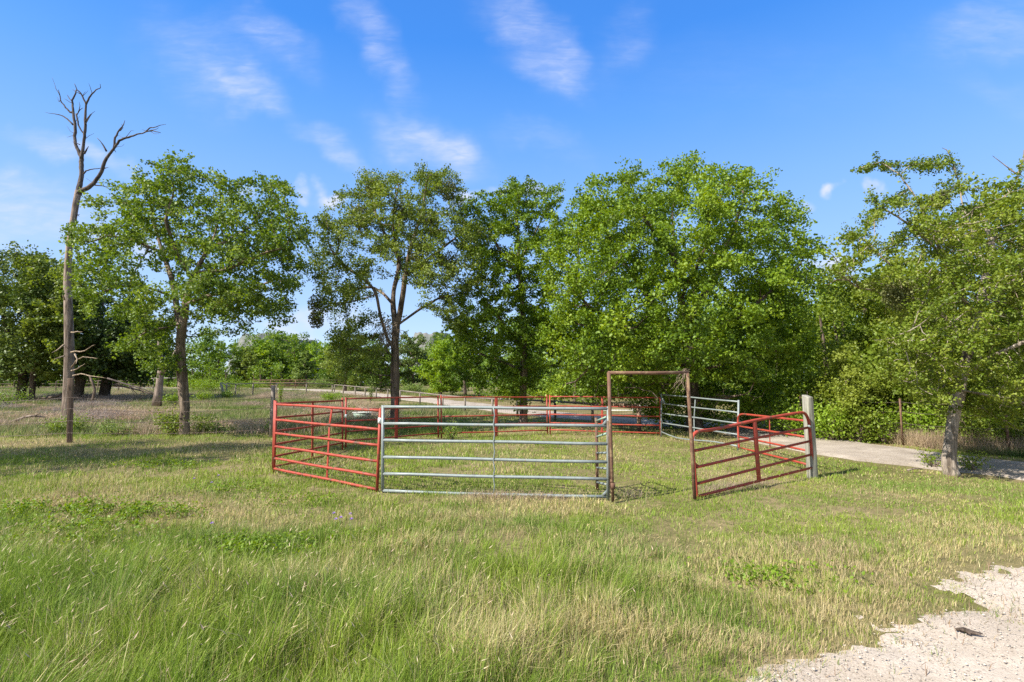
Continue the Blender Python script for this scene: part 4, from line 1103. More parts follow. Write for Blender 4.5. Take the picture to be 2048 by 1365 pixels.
# stones on the gravel
rng = np.random.default_rng(12)
n = 24000
x = rng.uniform(.8, 9, n); y = rng.uniform(1.5, 6, n); s = grav_sd(x, y)
k = (s < .10 * rng.random(n)) & (np.abs(x) < y * 1.06 + 1.5); x, y, s = x[k], y[k], s[k]; n = len(x)
r = .0025 + .0045 * rng.random(n) ** 2 + .010 * (rng.random(n) < .03) * rng.random(n) + .007 * (s > -.2) * (rng.random(n) < .10) * rng.random(n)
ico = np.array([(0,0,1),(.89,0,.45),(.28,.85,.45),(-.72,.53,.45),(-.72,-.53,.45),(.28,-.85,.45),(.72,.53,-.45),(-.28,.85,-.45),(-.89,0,-.45),(-.28,-.85,-.45),(.72,-.53,-.45),(0,0,-1)])
icf = np.array([(0,1,2),(0,2,3),(0,3,4),(0,4,5),(0,5,1),(1,6,2),(2,7,3),(3,8,4),(4,9,5),(5,10,1),(6,7,2),(7,8,3),(8,9,4),(9,10,5),(10,6,1),(6,11,7),(7,11,8),(8,11,9),(9,11,10),(10,11,6)])
V = ico[None] * (r[:, None] * rng.uniform(.6, 1.3, (n, 3)))[:, None, :] * rng.uniform(.75, 1.2, (n, 12, 1))
V[:, :, 2] *= .65
V += np.stack([x, y, terrain(x, y) + .022 + r * .2], 1)[:, None]
Fc = (icf[None] + (np.arange(n) * 12)[:, None, None]).reshape(-1, 3)
cc = np.where(rng.random((n, 1)) < .10, np.array([.20, .19, .185]), np.array([.48, .42, .35])) * rng.uniform(.7, 1.2, (n, 1))
m, nt, out = nmat('stone'); a = N(nt, 'ShaderNodeAttribute', attribute_name='col'); surf(nt, out, a.outputs['Color'], .9, spec=.15); M['stone'] = m
tag(mesh_np('gravel_stones', V.reshape(-1, 3), Fc, m, attrs={'col': np.clip(np.repeat(cc, 12, axis=0), 0, 1)}), 'loose pale limestone chips on the gravel yard', 'gravel', kind='stuff')
rng = np.random.default_rng(77)
n = 20000; x = rng.uniform(.6, 9, n); y = rng.uniform(1.6, 6.2, n); e = grav_sd(x, y)
k = (e < .12) & (e > -.45) & (rng.random(n) < np.exp(-np.abs(e) / .20)) & (fbm(x * 3, y * 3, 19, 2) > .42); x, y = x[k], y[k]; n = len(x)
V, Fc, c, _ = blades(x, y, rng.uniform(.03, .10, n), np.full(n, .0045), np.array([[.34, .23, .15], [.40, .31, .18], [.16, .22, .05]])[rng.integers(0, 3, n)] * rng.uniform(.7, 1.1, (n, 1)), 1.3, (0, 0), rng, True, .012)
tag(mesh_np('dry_litter', V, Fc, M['dry'], attrs={'col': np.clip(c, 0, 1)}), 'dry brown grass litter along the ragged edge of the gravel', 'litter', kind='stuff')
# scrap of dark bark lying on the gravel
q = [gp(a, b) + [0, 0, .035] for a, b in ((1912, 1269), (1928, 1270), (1943, 1276), (1958, 1279), (1966, 1279))]
mb = MB(); mb.tube(q, [.006, .014, .012, .009, .004], 6, True, wob=.3)
mb.tube([gp(1920, 1270) + [0, 0, .035], gp(1934, 1275) + [0, 0, .04], gp(1942, 1279) + [0, 0, .03]], [.008, .011, .004], 5, True, wob=.3)
tag(mb.build('stick', M['barkdark']), 'short dark stick lying on the pale gravel', 'stick')
# purple flowers
m, nt, out = nmat('purple_petal'); surf(nt, out, (.30, .15, .55), .6); M['petal'] = m
m, nt, out = nmat('green_stem'); surf(nt, out, (.12, .2, .04), .6); M['stem'] = m
for px, py, lab in ((696, 1066, 'purple wildflower, upper right of the cluster left of the tan grass'), (698, 1078, 'brightest purple wildflower, lower right of the cluster left of the tan grass'), (663, 1064, 'dark purple wildflower, upper left of the cluster'), (677, 1074, 'faded purple wildflower at the middle of the cluster'), (667, 1078, 'pale purple wildflower, lower left of the cluster'), (418, 1087, 'single purple wildflower in green weeds at the left'), (384, 985, 'larger purple wildflower left of the near red panel'), (419, 994, 'tiny faded purple wildflower beside the larger one'), (433, 978, 'small purple wildflower farthest from the camera')):
    b = gp(px, py); b = b * 1.0
    f = tag(empty('wildflower', b), lab, 'flower', 'purple wildflowers in the meadow')
    mb = MB(); mb.tube([b, b + [.01, 0, .1], b + [.02, 0, .2]], [.003, .003, .002], 4); mb.build('stem', M['stem'], f)
    mb = MB(); c = b + [.02, 0, .205]
    for k in range(12):
        a = k / 6 * math.pi; e = .3 + (k % 2) * .5
        d = np.array([math.cos(a) * math.cos(e), math.sin(a) * math.cos(e), math.sin(e)]); s_ = np.array([-math.sin(a), math.cos(a), 0]) * .0055
        p = c + d * .016
        mb.add([c, p - s_, c + d * .026, p + s_], [(0, 1, 2, 3)])
    mb.build('petals', M['petal'], f, smooth=False)
print('veg', time.time() - T0)

# ------------------------------------------------------------------ corral
def lerp(a, b, t): return a + (b - a) * t
def panel(name, label, YL, YR, railsL, railsR, xL, xR, mat, rr=.021, posts=True, postL=None, postR=None, brace=None, pr=.024, group='panels and gates of the round corral', rails_bent=None, cat='corral fence'):
    """xL,xR: pixel columns of the ends; rails lists: pixel rows at each end; postL/R: (top row, bottom row, x top, x bottom)"""
    PL = at(xL, railsL[-1], YL); PR = at(xR, railsR[-1], YR)
    o = empty(name, ((PL + PR) / 2) * [1, 1, 0] + [0, 0, float(terrain(*((PL + PR) / 2)[:2]))]); tag(o, label, cat, group)
    def endx(px, py, post):
        if post is None: return px
        t = (py - post[0]) / (post[1] - post[0]); return post[2] + (post[3] - post[2]) * t
    for i, (a, b) in enumerate(zip(railsL, railsR)):
        A = at(endx(xL, a, postL), a, YL); Bp = at(endx(xR, b, postR), b, YR)
        if A[2] < -.02 and Bp[2] < -.02: continue
        n = 9; t = np.linspace(0, 1, n)[:, None]; P = A + (Bp - A) * t
        P[1:-1, 2] += np.array([math.sin(i * 2.1 + j) for j in range(n - 2)]) * .004
        if rails_bent and i in rails_bent: P[:, 2] += np.interp(t[:, 0], *rails_bent[i])
        MB().tube(P, rr, 10).build('rail', mat, o)
    for post, Yp in ((postL, YL), (postR, YR)):
        if post is None: continue
        a = at(post[2], post[0], Yp); b = at(post[3], post[1], Yp)
        MB().tube([b, (a + b) / 2, a], pr, 12).build('end_post', mat, o)
    return o
def plate(o, t, pxt, pyt, pxb, pyb, YL, YR, w, th, mat, xL, xR, name='brace', mid=None, off=0.0):
    # plan position along the panel from the pixel column
    def Yof(px):
        # intersect the pixel column's plane with the line L-R
        aL, aR = at(xL, 800, YL), at(xR, 800, YR); r = ray(px, 800); k = r[0] / r[1]
        dx, dy = aR[0] - aL[0], aR[1] - aL[1]
        s = (aL[0] - k * aL[1]) / (k * dy - dx); return YL + s * dy
    a = at(pxt, pyt, Yof(pxt) + off); b = at(pxb, pyb, Yof(pxb) + off)
    d = at(xR, 800, YR) - at(xL, 800, YL); d[2] = 0
    pts = [b] + ([at(mid[0], mid[1], Yof(mid[0]) + off)] if mid else []) + [a]
    mb = MB()
    for p, q in zip(pts[:-1], pts[1:]):
        mb.box((p + q) / 2, (np.linalg.norm(q - p) + .004, w, th), ax=q - p, up=np.array([-d[1], d[0], 0]))
    return mb.build(name, mat, o, smooth=False, bevel=min(w, th) * .3)

A = panel('corral_fence', 'bright red six-rail panel facing the camera, left of the near grey gate', 9.66, 7.97, [809, 840, 866.5, 893, 917, 937.5], [821.5, 859.4, 891, 923, 952.5, 979], 552, 757, M['red'], .022,
      postL=(803, 945, 552.5, 548), postR=(817, 984, 761, 754))
plate(A, 0, 664, 818, 653.8, 960, 9.66, 7.97, .045, .012, M['redrust'], 552, 757, mid=(659, 850), off=.026)
mb = MB(); mb.tube([at(759.6, 836, 7.95), at(759, 847, 7.95)], .0265, 10); mb.build('tape_band', M['tape'], A)
B_ = panel('corral_fence', 'rusty dark red panel running back from the left corner of the corral', 9.78, 13.2, [808, 836.5, 863, 889.5, 914, 934], [801.5, 824, 846, 866, 886, 905], 551.5, 684.5, M['redrust'], .021,
      postL=(801, 944, 550, 546), postR=(796, 900, 685, 685))
plate(B_, 0, 625.4, 805, 624.6, 914, 9.78, 13.2, .085, .02, M['red'], 551.5, 684.5)
C_ = panel('corral_fence', 'dark rusty five-rail panel at the far left of the corral before the elm trunk', 13.4, 15.7, [798, 820, 842.6, 863.4, 882.4], [794, 815, 833.6, 851, 867], 691.5, 876.5, M['redrust'], .021,
      postL=(795, 895, 692, 691.5), postR=(792, 876, 876, 877))
plate(C_, 0, 793, 797, 792.5, 880, 13.4, 15.7, .10, .02, M['red'], 691.5, 876.5)
MB().tube([at(691.8, 829, 13.36), at(691.7, 836, 13.36)], .027, 10).build('tape_band', M['tape'], C_)
D_ = panel('corral_fence', 'rusty panel at the far middle of the corral, seen across the grey gate', 15.75, 17.0, [795, 815, 833.6, 851, 867], [794.5, 813, 829.4, 846.5, 861], 883, 1094, M['redrust'], .021,
      postL=(791, 878, 882, 883), postR=(790, 870, 1093.5, 1095))
plate(D_, 0, 992.5, 796, 992.5, 873, 15.75, 17.0, .10, .02, M['red'], 883, 1094)
E_ = panel('corral_fence', 'bright red far panel behind the rusty gateway', 16.95, 16.3, [793.5, 812.5, 829, 846, 860], [795.7, 815, 833.5, 851.4, 867], 1100, 1321, M['red'], .022,
      postL=(790, 871, 1099.5, 1100.5), postR=(794, 874, 1320.5, 1321))
plate(E_, 0, 1204.5, 795, 1204, 866, 16.95, 16.3, .07, .02, M['red'], 1100, 1321)
F_ = panel('corral_gate', 'galvanized grey far gate standing ajar at the right back of the corral', 16.15, 12.8, [789.6, 807.4, 827, 846, 864], [803.8, 825.7, 847, 869.7, 893], 1323, 1477, M['galv'], .02,
      postL=(787, 876, 1322.8, 1322.5), postR=(800.5, 903, 1477, 1476), rails_bent={4: ([0, .2, .45, .7, 1], [0, -.10, -.07, 0, 0])}, cat='gate')
plate(F_, 0, 1390.5, 800, 1389, 880, 16.15, 12.8, .035, .02, M['galv'], 1323, 1477, mid=(1388, 840))
mb = MB(); a = at(1324, 794, 16.1); b = at(1324, 806, 16.1); c = at(1332, 807.5, 15.9)
mb.add([a, b, c, a + [.0, .01, 0], b + [0, .01, 0], c + [0, .01, 0]], [(0, 1, 4, 3), (1, 2, 5, 4), (2, 0, 3, 5)], [(0, 2, 1), (3, 4, 5)]); mb.build('gusset', M['galv'], F_, smooth=False)

def bow(name, label, YL, YR, frame, rails, mat, br, rr, fr, group, depthof):
    P = [at(x, y, depthof(x)) for x, y in frame]
    P = np.array(P); c = P.mean(0); o = empty(name, [c[0], c[1], float(terrain(c[0], c[1]))]); tag(o, label, 'gate', group)
    # smooth the bow
    Q = sub(P, .05); Q = np.array(Q)
    for _ in range(3): Q[1:-1] = (Q[:-2] + 2 * Q[1:-1] + Q[2:]) / 4
    MB().tube(Q, fr, 12).build('bow_frame', mat, o)
    for (x1, y1, x2, y2) in rails:
        a, b = at(x1, y1, depthof(x1)), at(x2, y2, depthof(x2)); MB().tube(np.linspace(a, b, 7), rr, 10).build('rail', M['redrust'] if br else mat, o)
    return o
aH, bH = at(1390, 990, 7.55), at(1620, 955, 9.05)
def dH(px):
    r = ray(px, 800); k = r[0] / r[1]; dx, dy = bH[0] - aH[0], bH[1] - aH[1]
    s = (aH[0] - k * aH[1]) / (k * dy - dx); return aH[1] + s * dy
H_ = bow('bow_gate', 'red round-cornered five-rail gate at the right, nearest the camera', 7.5, 9, [(1393.6, 996), (1389, 940), (1385.5, 900), (1383, 878), (1386, 868), (1396, 862.5), (1424, 860), (1445, 856), (1510, 841), (1590, 827), (1608, 825), (1615, 833), (1618, 845), (1622, 890), (1627, 952)],
         [(1387.5, 902, 1619, 855), (1392, 935, 1621, 882.5), (1395, 967.5, 1623, 909.5), (1395, 993, 1625, 935.5)], M['red'], True, .021, .026, 'panels and gates of the round corral', dH)
plate(H_, 0, 1509, 840, 1518, 961, aH[1], bH[1], .10, .016, M['red'], 1390, 1620, off=.03)
mb = MB(); a, b, c = at(1390, 925, dH(1390)), at(1391, 934, dH(1391)), at(1399, 932, dH(1399))
mb.add([a, b, c, a + [.0, .01, 0], b + [0, .01, 0], c + [0, .01, 0]], [(0, 1, 4, 3), (1, 2, 5, 4), (2, 0, 3, 5)], [(0, 2, 1), (3, 4, 5)]); mb.build('gusset', M['redrust'], H_, smooth=False)
aG, bG = at(1477, 893, 12.6), at(1620, 930, 9.7)
def dG(px):
    r = ray(px, 800); k = r[0] / r[1]; dx, dy = bG[0] - aG[0], bG[1] - aG[1]
    s = (aG[0] - k * aG[1]) / (k * dy - dx); return aG[1] + s * dy
G_ = bow('bow_gate', 'low bright red gate behind the near red gate, reaching from grey gate to wooden post', 12, 9.7, [(1478, 897), (1476.5, 870), (1475.5, 840), (1477, 831), (1484, 828.5), (1500, 830), (1613, 842.5)],
         [(1477, 852.6, 1615, 875), (1478, 874, 1616, 902), (1478, 895.3, 1618, 930)], M['red'], False, .021, .023, 'panels and gates of the round corral', dG)
plate(G_, 0, 1539, 836, 1540, 895, aG[1], bG[1], .03, .012, M['redrust'], 1477, 1620)

I_ = panel('corral_gate', 'wide galvanized grey six-rail gate at the front of the corral', 7.93, 7.42, [814, 847.7, 880.5, 914.5, 948, 981.5], [818, 852.4, 888.3, 924.6, 959, 993.6], 766, 1216, M['galv'], .0235,
      postL=(811, 983, 766, 765.4), postR=(813.5, 999, 1216.8, 1216), pr=.025, cat='gate', rails_bent={5: ([0, .5, 1], [0, -.02, 0])})
def dI(px):
    a, b = at(766, 900, 7.93), at(1216, 900, 7.42); r = ray(px, 900); k = r[0] / r[1]; dx, dy = b[0] - a[0], b[1] - a[1]
    s = (a[0] - k * a[1]) / (k * dy - dx); return a[1] + s * dy
ys = [816, 830, 850, 868, 886, 903, 921, 938, 955, 972, 990]
P = [at(987.3 + (2.0 if i % 2 else -.5), y, dI(987) - (.022 if i % 2 == 0 else .0)) for i, y in enumerate(ys)]
MB().tube(P, .016, 8, flat=.6).build('brace', M['galv'], I_)
for (x0, y0, s1, s2) in ((1214, 851, -12, -14), (1214, 993, -14, -14)):
    a, b, c = at(x0, y0, 7.4), at(x0 + s1, y0, 7.42), at(x0, y0 + s2, 7.4)
    mb = MB(); mb.add([a, b, c, a + [0, .006, 0], b + [0, .006, 0], c + [0, .006, 0]], [(0, 1, 4, 3), (1, 2, 5, 4), (2, 0, 3, 5)], [(0, 2, 1), (3, 4, 5)]); mb.build('gusset', M['galv'], I_, smooth=False)

# rusty gateway frame
g0 = gp(1226, 998); g1 = gp(1391, 993)
gw = tag(empty('gateway_frame', (g0 + g1) / 2), 'tall rusty pipe gateway between the grey gate and the near red gate', 'gateway')
YA, YB = 7.30, 7.45
MB().tube([at(1225.5, 1004, YA), at(1223, 930, YA), at(1220.5, 850, YA), at(1217.5, 745, YA)], .026, 12).build('upright', M['rust'], gw)
MB().tube([at(1389.5, 999, YB), at(1384, 900, YB), at(1379, 820, YB), at(1374.5, 745, YB)], .026, 12).build('upright', M['rust'], gw)
MB().tube([at(1216, 746, YA), at(1300, 746.5, (YA + YB) / 2), at(1376, 745.5, YB)], .025, 12).build('crossbar', M['rust'], gw)
MB().tube([at(1221.5, 842, YA - .0) + [-.045, 0, 0], at(1224, 900, YA) + [-.045, 0, 0], at(1226, 975, YA) + [-.04, 0, 0]], .017, 8).build('hinge_rod', M['barkdark'], gw)
mb = MB()
mb.tube([at(1220, 962, YA) , at(1226, 963, YA)], .028, 10); mb.tube([at(1225, 966, YA), at(1225.4, 978, YA)], .037, 10); mb.build('hinge', M['rust'], gw)
# dried vine at the corner of the gateway
rs = random.Random(4); mb = MB()
for k in range(11):
    a = at(rs.uniform(1360, 1376), rs.uniform(744, 752), YB - rs.uniform(0, .05)); P = [a]
    L = rs.randint(3, 7)
    for j in range(L): P.append(P[-1] + [rs.uniform(-.05, .018), rs.uniform(-.02, .02), -rs.uniform(.02, .055)])
    mb.tube(P, np.linspace(.004, .0015, len(P)), 4, False)
for k in range(14):
    a = at(rs.uniform(1366, 1378), rs.uniform(741, 746), YB); mb.tube([a, a + [rs.uniform(-.04, .04), 0, rs.uniform(.01, .03)], a + [rs.uniform(-.07, .03), 0, rs.uniform(-.02, .04)]], .003, 4, False)
tag(mb.build('dried_vine', M['twig']), 'pale dried vine hanging from the top right corner of the rusty gateway', 'dried vine')

# narrow rusty-post ladder panel behind the right end of the grey gate
o = tag(empty('corral_fence', gp(1194, 976)), 'narrow rusty panel with short rungs behind the right end of the near grey gate', 'corral fence', 'panels and gates of the round corral')
MB().tube([at(1194.5, 980, 8.1), at(1193.5, 900, 8.1), at(1192.5, 836, 8.1)], .024, 10).build('post', M['rust'], o)
for (y1, y2, mt) in ((842, 833, 'greenpipe'), (874, 866.5, 'greenpipe'), (906.5, 906, 'galv'), (936, 938, 'galv'), (965, 970, 'galv')):
    a, b = at(1194, y1, 8.08), at(1216, y2, 7.48); MB().tube([a, (a + b) / 2, b], .0165, 8).build('rung', M[mt], o)
    if mt == 'galv':
        t = np.linspace(.15, .8, 40)[:, None]; q = a + (b - a) * t; q[:, 2] += .021 * np.cos(t[:, 0] * 60); q[:, 1] += .021 * np.sin(t[:, 0] * 60)
        MB().tube(q, .003, 4).build('wire_wrap', M['wire'], o)
mb = MB(); q = [at(1197.5, y, 8.04) + [.008 * math.sin(y), .008 * math.cos(y * 1.3), 0] for y in range(905, 950, 2)]
mb.tube(q, .005, 5); mb.build('chain', M['wire'], o)

# weathered wooden gatepost
pb = gp(1626, 958); o = tag(empty('wooden_gatepost', pb), 'thick weathered grey-green wooden post holding the red gates at the right', 'post')
Yp = pb[1] + .06
mb = MB(); a, b = at(1625.5, 962, Yp), at(1615, 789, Yp)
for s, e in ((0, .55), (.55, 1)):
    pass
mb.box((a + b) / 2, (np.linalg.norm(b - a), .135, .135), ax=b - a, up=(.35, -1, 0), taper=.93, jit=.015)
mb.build('post_body', M['wood'], o, smooth=False, bevel=.015)
mb = MB(); mb.tube([b + [-.02, -.03, -.01], b + [-.022, -.03, .05]], .003, 5); mb.build('nail', M['wire'], o)
MB().tube([at(1617, 852, 8.98), at(1622, 855, 9.0)], .02, 8).build('hinge_bolt', M['galv'], o)

# ------------------------------------------------------------------ barbed wire fence at the left
pA = gp(139, 886); pB = gY(546, 16.0)
fo = tag(empty('barbed_wire_fence', (pA + pB) / 2), 'wire fence with brown wooden posts crossing the left field', 'fence')
Yp = pA[1]
mb = MB(); a, b = at(138.5, 890, Yp), at(142, 757, Yp); mb.box((a + b) / 2, (np.linalg.norm(b - a), .125, .09), ax=b - a, up=(0.6, -1, 0), jit=.012); mb.build('post', M['woodbrown'], fo, smooth=False, bevel=.008)
mb = MB(); a2, b2 = gY(546, 16.0), at(546.5, 771, 16.0); a2[2] -= .05; mb.tube([a2, (a2 + b2) / 2, b2], [.075, .07, .066], 10, wob=.04); mb.build('post', M['woodgrey'], fo)
pc = gY(-330, 13.2); top = pc + [0, 0, 1.75]; mb = MB(); mb.box((pc + top) / 2, (1.75, .11, .09), ax=(0, 0, 1), up=(.6, -1, 0)); mb.build('post', M['woodbrown'], fo, smooth=False, bevel=.008)
pdn = gY(684, 20.5)
for i, hh in enumerate((.28, .62, .96, 1.28)):
    pts = [pc + [0, 0, hh], a * [1, 1, 0] + [0, -.06, float(terrain(a[0], a[1])) + hh], a2 * [1, 1, 0] + [0, -.07, float(terrain(a2[0], a2[1])) + hh]]
    Q = []
    for u, v in zip(pts[:-1], pts[1:]):
        for t in np.linspace(0, 1, 10)[:-1]:
            q = u + (v - u) * t; q = q.copy(); q[2] -= .07 * math.sin(math.pi * t) * (1 + .3 * i % 2); Q.append(q)
    Q.append(pts[-1])
    mb = MB(); mb.tube(Q, .0055, 5); 
    Qa = np.array(Q)
    for u in range(0, 130):
        s = u / 130 * (len(Qa) - 1); j = int(s); q = Qa[j] + (Qa[min(j + 1, len(Qa) - 1)] - Qa[j]) * (s - j)
        mb.tube([q + [0, -.012, -.018], q + [.004, .012, .018]], .0025, 3, False)
    mb.build('wire', M['wire'], fo)

# road side fence: low posts, top rail, wire mesh
RF = [(1277, 18.0), (1185, 20.6), (1110, 23.0), (1035, 25.2), (985, 27.0), (930, 29.6), (885, 32.5), (840, 35.8), (800, 39.5), (775, 42.0), (752, 45), (730, 48), (710, 51), (686, 55), (668, 58.5)]
RP = []
for px, Yc in RF:
    p = gY(px, Yc)
    d = float(seg_dist(p[0], p[1], ROAD)); RP.append(p)
o = tag(empty('roadside_fence', RP[5]), 'low wooden rail fence with wire mesh along the near side of the pale road', 'fence')
hts = [.86] * len(RP)
for i, (p, hgt) in enumerate(zip(RP, hts)):
    mb = MB(); r = .075 if i == 0 else .06
    mb.tube([p + [0, 0, -.05], p + [random.uniform(-.02, .02), 0, hgt]], [r, r * .93], 9, wob=.04); mb.build('post', M['woodbrown'] if i == 0 else M['woodgrey'], o)
for i, (p, q) in enumerate(zip(RP[:-1], RP[1:])):
    a, b = p + [0, 0, hts[i] + .02], q + [0, 0, hts[i + 1] + .02]
    mb = MB(); mb.box((a + b) / 2, (np.linalg.norm(b - a) + .01, .05 if i else .04, .09 if i else .16), ax=b - a, up=(0, 0, 1)); mb.build('top_rail', M['woodbrown'] if i < 1 else M['woodgrey'], o, smooth=False)
mb = MB()
for i, (p, q) in enumerate(zip(RP[:6], RP[1:7])):
    for z in (.06, .2, .34, .48, .62, .74): mb.tube([p + [0, -.07, z], q + [0, -.07, z]], .0028, 3, False)
    L = np.linalg.norm(q - p); n = int(L / .16)
    for k in range(n):
        c = p + (q - p) * k / n; mb.tube([c + [0, -.07, .03], c + [0, -.07, .76]], .0022, 3, False)
mb.build('wire_mesh', M['wire'], o)
# rail running left from the far corner, with the white brace end
o = tag(empty('field_rail_fence', gY(560, 59)), 'grey rail fence running left from the corner of the road fence', 'fence')
LP = [gY(px, Yc) for px, Yc in ((664, 58.7), (612, 55), (552, 52), (505, 50), (470, 47.5), (452, 46))]
LH = [.92, 1.15, 1.2, 1.25, 1.2, 1.3]
for p, hh in zip(LP, LH): MB().tube([p + [0, 0, -.1], p + [0, 0, hh]], .065, 7).build('post', M['woodgrey'], o)
for i in range(len(LP) - 1):
    a, b = LP[i] + [0, 0, LH[i]], LP[i + 1] + [0, 0, LH[i + 1]]; MB().tube([a, b], .05, 6).build('top_rail', M['woodgrey'], o)
o = tag(empty('leaning_brace', gY(444, 45)), 'pale leaning wooden brace and post at the left end of the grey rail fence', 'fence brace')
p = gY(444, 45)
MB().tube([at(447, 793, 45), at(441, 766, 45)], .075, 7).build('post', M['wood'], o)
MB().tube([at(444, 766, 44.9), at(452, 771, 44.9), at(460, 773, 45)], .05, 7).build('brace_rail', M['wood'], o)
MB().tube([at(450, 790, 45), at(444, 770, 45.1)], .04, 6).build('strut', M['wood'], o)

# rusty rail gate fence in the distance (520-600) and pipe fence far left behind the oaks
o = tag(empty('distant_rail_fence', gY(560, 74)), 'rusty low rail fence before the far treeline', 'fence')
for px in (505, 540, 590, 640, 690): p = gY(px, 74); MB().tube([p, p + [0, 0, 1.25]], .06, 6).build('post', M['rust'], o)
for hh in (.45, .85, 1.2): a, b = gY(505, 74), gY(690, 74); MB().tube([a + [0, 0, hh], (a + b) / 2 + [0, 0, hh + .02], b + [0, 0, hh]], .045, 5).build('rail', M['rust'], o)
o = tag(empty('pipe_fence', gY(60, 62)), 'dark three-rail pipe fence beyond the oaks at the left', 'fence')
for px in range(-100, 321, 42): p = gY(px, 62); MB().tube([p, p + [0, 0, 1.3]], .06, 6).build('post', M['barkdark'], o)
for hh in (.5, .9, 1.28): 
    P = [gY(px, 62) + [0, 0, hh] for px in range(-100, 321, 42)]; MB().tube(P, .045, 5).build('rail', M['barkdark'], o)
o = tag(empty('white_rail', gY(360, 66)), 'pale horizontal rail seen left and right of the sycamore trunk', 'rail')
MB().tube([gY(300, 66) + [0, 0, 1.55], gY(362, 66) + [0, 0, 1.6]], .09, 6).build('rail', M['wood'], o)
for px in (305, 357): MB().tube([gY(px, 66), gY(px, 66) + [0, 0, 1.55]], .06, 6).build('post', M['wood'], o)

# white pipe gate beyond the road, behind the red far panel
Yw = 29
o = tag(empty('white_pipe_gate', gY(1275, Yw)), 'white pipe gate across the road seen behind the far red panel', 'gate')
for y in (812, 821, 831, 841, 848): MB().tube([at(1205, y, Yw), at(1330, y + .5, Yw)], .027, 7).build('rail', M['whitepipe'], o)
for x in (1205, 1266, 1310, 1330):
    MB().tube([at(x, 811, Yw), gY(x, Yw)], .03, 7).build('upright', M['whitepipe'], o)

# wire fence across the road at the right, with the rusty steel post
o = tag(empty('right_wire_fence', gY(1800, 14.1)), 'sagging wire fence on rusty steel posts across the road at the right', 'fence')
FP = [gY(px, Yc) for px, Yc in ((1600, 17.0), (1700, 15.4), (1800, 14.1), (1905, 13.2), (2010, 12.4), (2130, 11.6))]
for p in FP:
    mb = MB(); c = p + [0, 0, .62]; mb.box(c, (1.34, .05, .012), ax=(0, 0, 1), up=(0, 1, 0)); mb.box(c + [0, .02, 0], (1.33, .012, .045), ax=(0, 0, 1), up=(0, 1, 0)); mb.build('steel_post', M['rust'], o, smooth=False)
for hh in (.3, .62, .94, 1.2):
    P = []
    for u, v in zip(FP[:-1], FP[1:]):
        for t in (0, .25, .5, .75): q = u + (v - u) * t; P.append(q + [0, -.03, hh - .05 * math.sin(math.pi * t)])
    P.append(FP[-1] + [0, -.03, hh]); MB().tube(P, .004, 4).build('wire', M['wire'], o)

# ------------------------------------------------------------------ logs, dead branches, trough
def log(label, pts, Yc, r, mat='dead', name='fallen_branch', twigs=()):
    mb = MB(); P = [at(a, b, Yc + dy) for a, b, dy in pts]
    for q in P: q[2] = max(q[2], float(terrain(q[0], q[1])) + .02)
    Q = np.array(sub(P, .25)); Q[1:-1] = (Q[:-2] + 2 * Q[1:-1] + Q[2:]) / 4
    mb.tube(Q, np.linspace(r, r * .45, len(Q)), 8, True, wob=.1, seed=3)
    for tw in twigs: mb.tube([at(a, b, Yc + dy) for a, b, dy in tw], np.linspace(r * .45, r * .15, len(tw)), 5, False)
    return tag(mb.build(name, M[mat]), label, 'fallen branch')
log('long pale fallen branch in the grass at the left picture edge', [(-30, 852, 0), (20, 847, 0), (35, 840, .2), (50, 834, .2), (62, 831, .3), (90, 835, .4)], 20.8, .075, twigs=[[(60, 833, .3), (72, 831, .3), (80, 826, .3)], [(25, 845, .1), (30, 850, .1)]])
log('low bare limb under the leftmost oaks', [(125, 788, 0), (110, 794, 0), (85, 797, 0), (68, 798, 0)], 39, .10, 'barkdark')
log('dark crossed dead limb right of the lower oaks', [(228, 770, 0), (250, 774, 0), (275, 780, 0), (305, 788, 0)], 40, .09, 'barkdark', twigs=[[(262, 776, 0), (275, 790, 0)], [(285, 783, 0), (290, 792, 0)], [(240, 772, 0), (255, 765, 0)]])
log('grey dead limb propped below the dark oak', [(215, 757, 0), (240, 765, 0), (262, 772, 0), (280, 776, 0), (318, 790, 0)], 38.5, .07, 'deadtop', twigs=[[(258, 772, 0), (268, 788, 0)], [(268, 774, 0), (285, 780, 0), (300, 792, 0)]])
log('short pale log lying beside the foot of the leaning tree', [(1815, 941, 0), (1830, 934, 0), (1845, 939, 0)], 9.75, .02)

p = gp(724, 838); o = tag(empty('water_trough', p), 'small oval metal trough with a pale rim behind the dark far panel', 'trough')
mb = MB(); Yt = p[1]; n = 28
ring = lambda sx, sy, z: np.array([p + [sx * math.cos(a), sy * math.sin(a), z] for a in np.arange(n) / n * 2 * math.pi])
L0, L1, L2, L3 = ring(.36, .22, .0), ring(.44, .27, .30), ring(.42, .25, .30), ring(.38, .22, .2)
V = np.vstack([L0, L1, L2, L3, [p + [0, 0, .20]]]); k = np.arange(n); k2 = (k + 1) % n
F4 = np.vstack([np.stack([j * n + k, j * n + k2, (j + 1) * n + k2, (j + 1) * n + k], 1) for j in range(3)])
F3 = np.stack([3 * n + k, 3 * n + k2, np.full(n, 4 * n)], 1)
mb.add(V, F4, F3); mb.build('tub', M['greenpipe'], o)
MB().tube(np.vstack([ring(.45, .275, .31), ring(.45, .275, .31)[:1]]), .02, 6).build('rim', M['whitepipe'], o)
GR = 'rocks piled beside the metal trough'
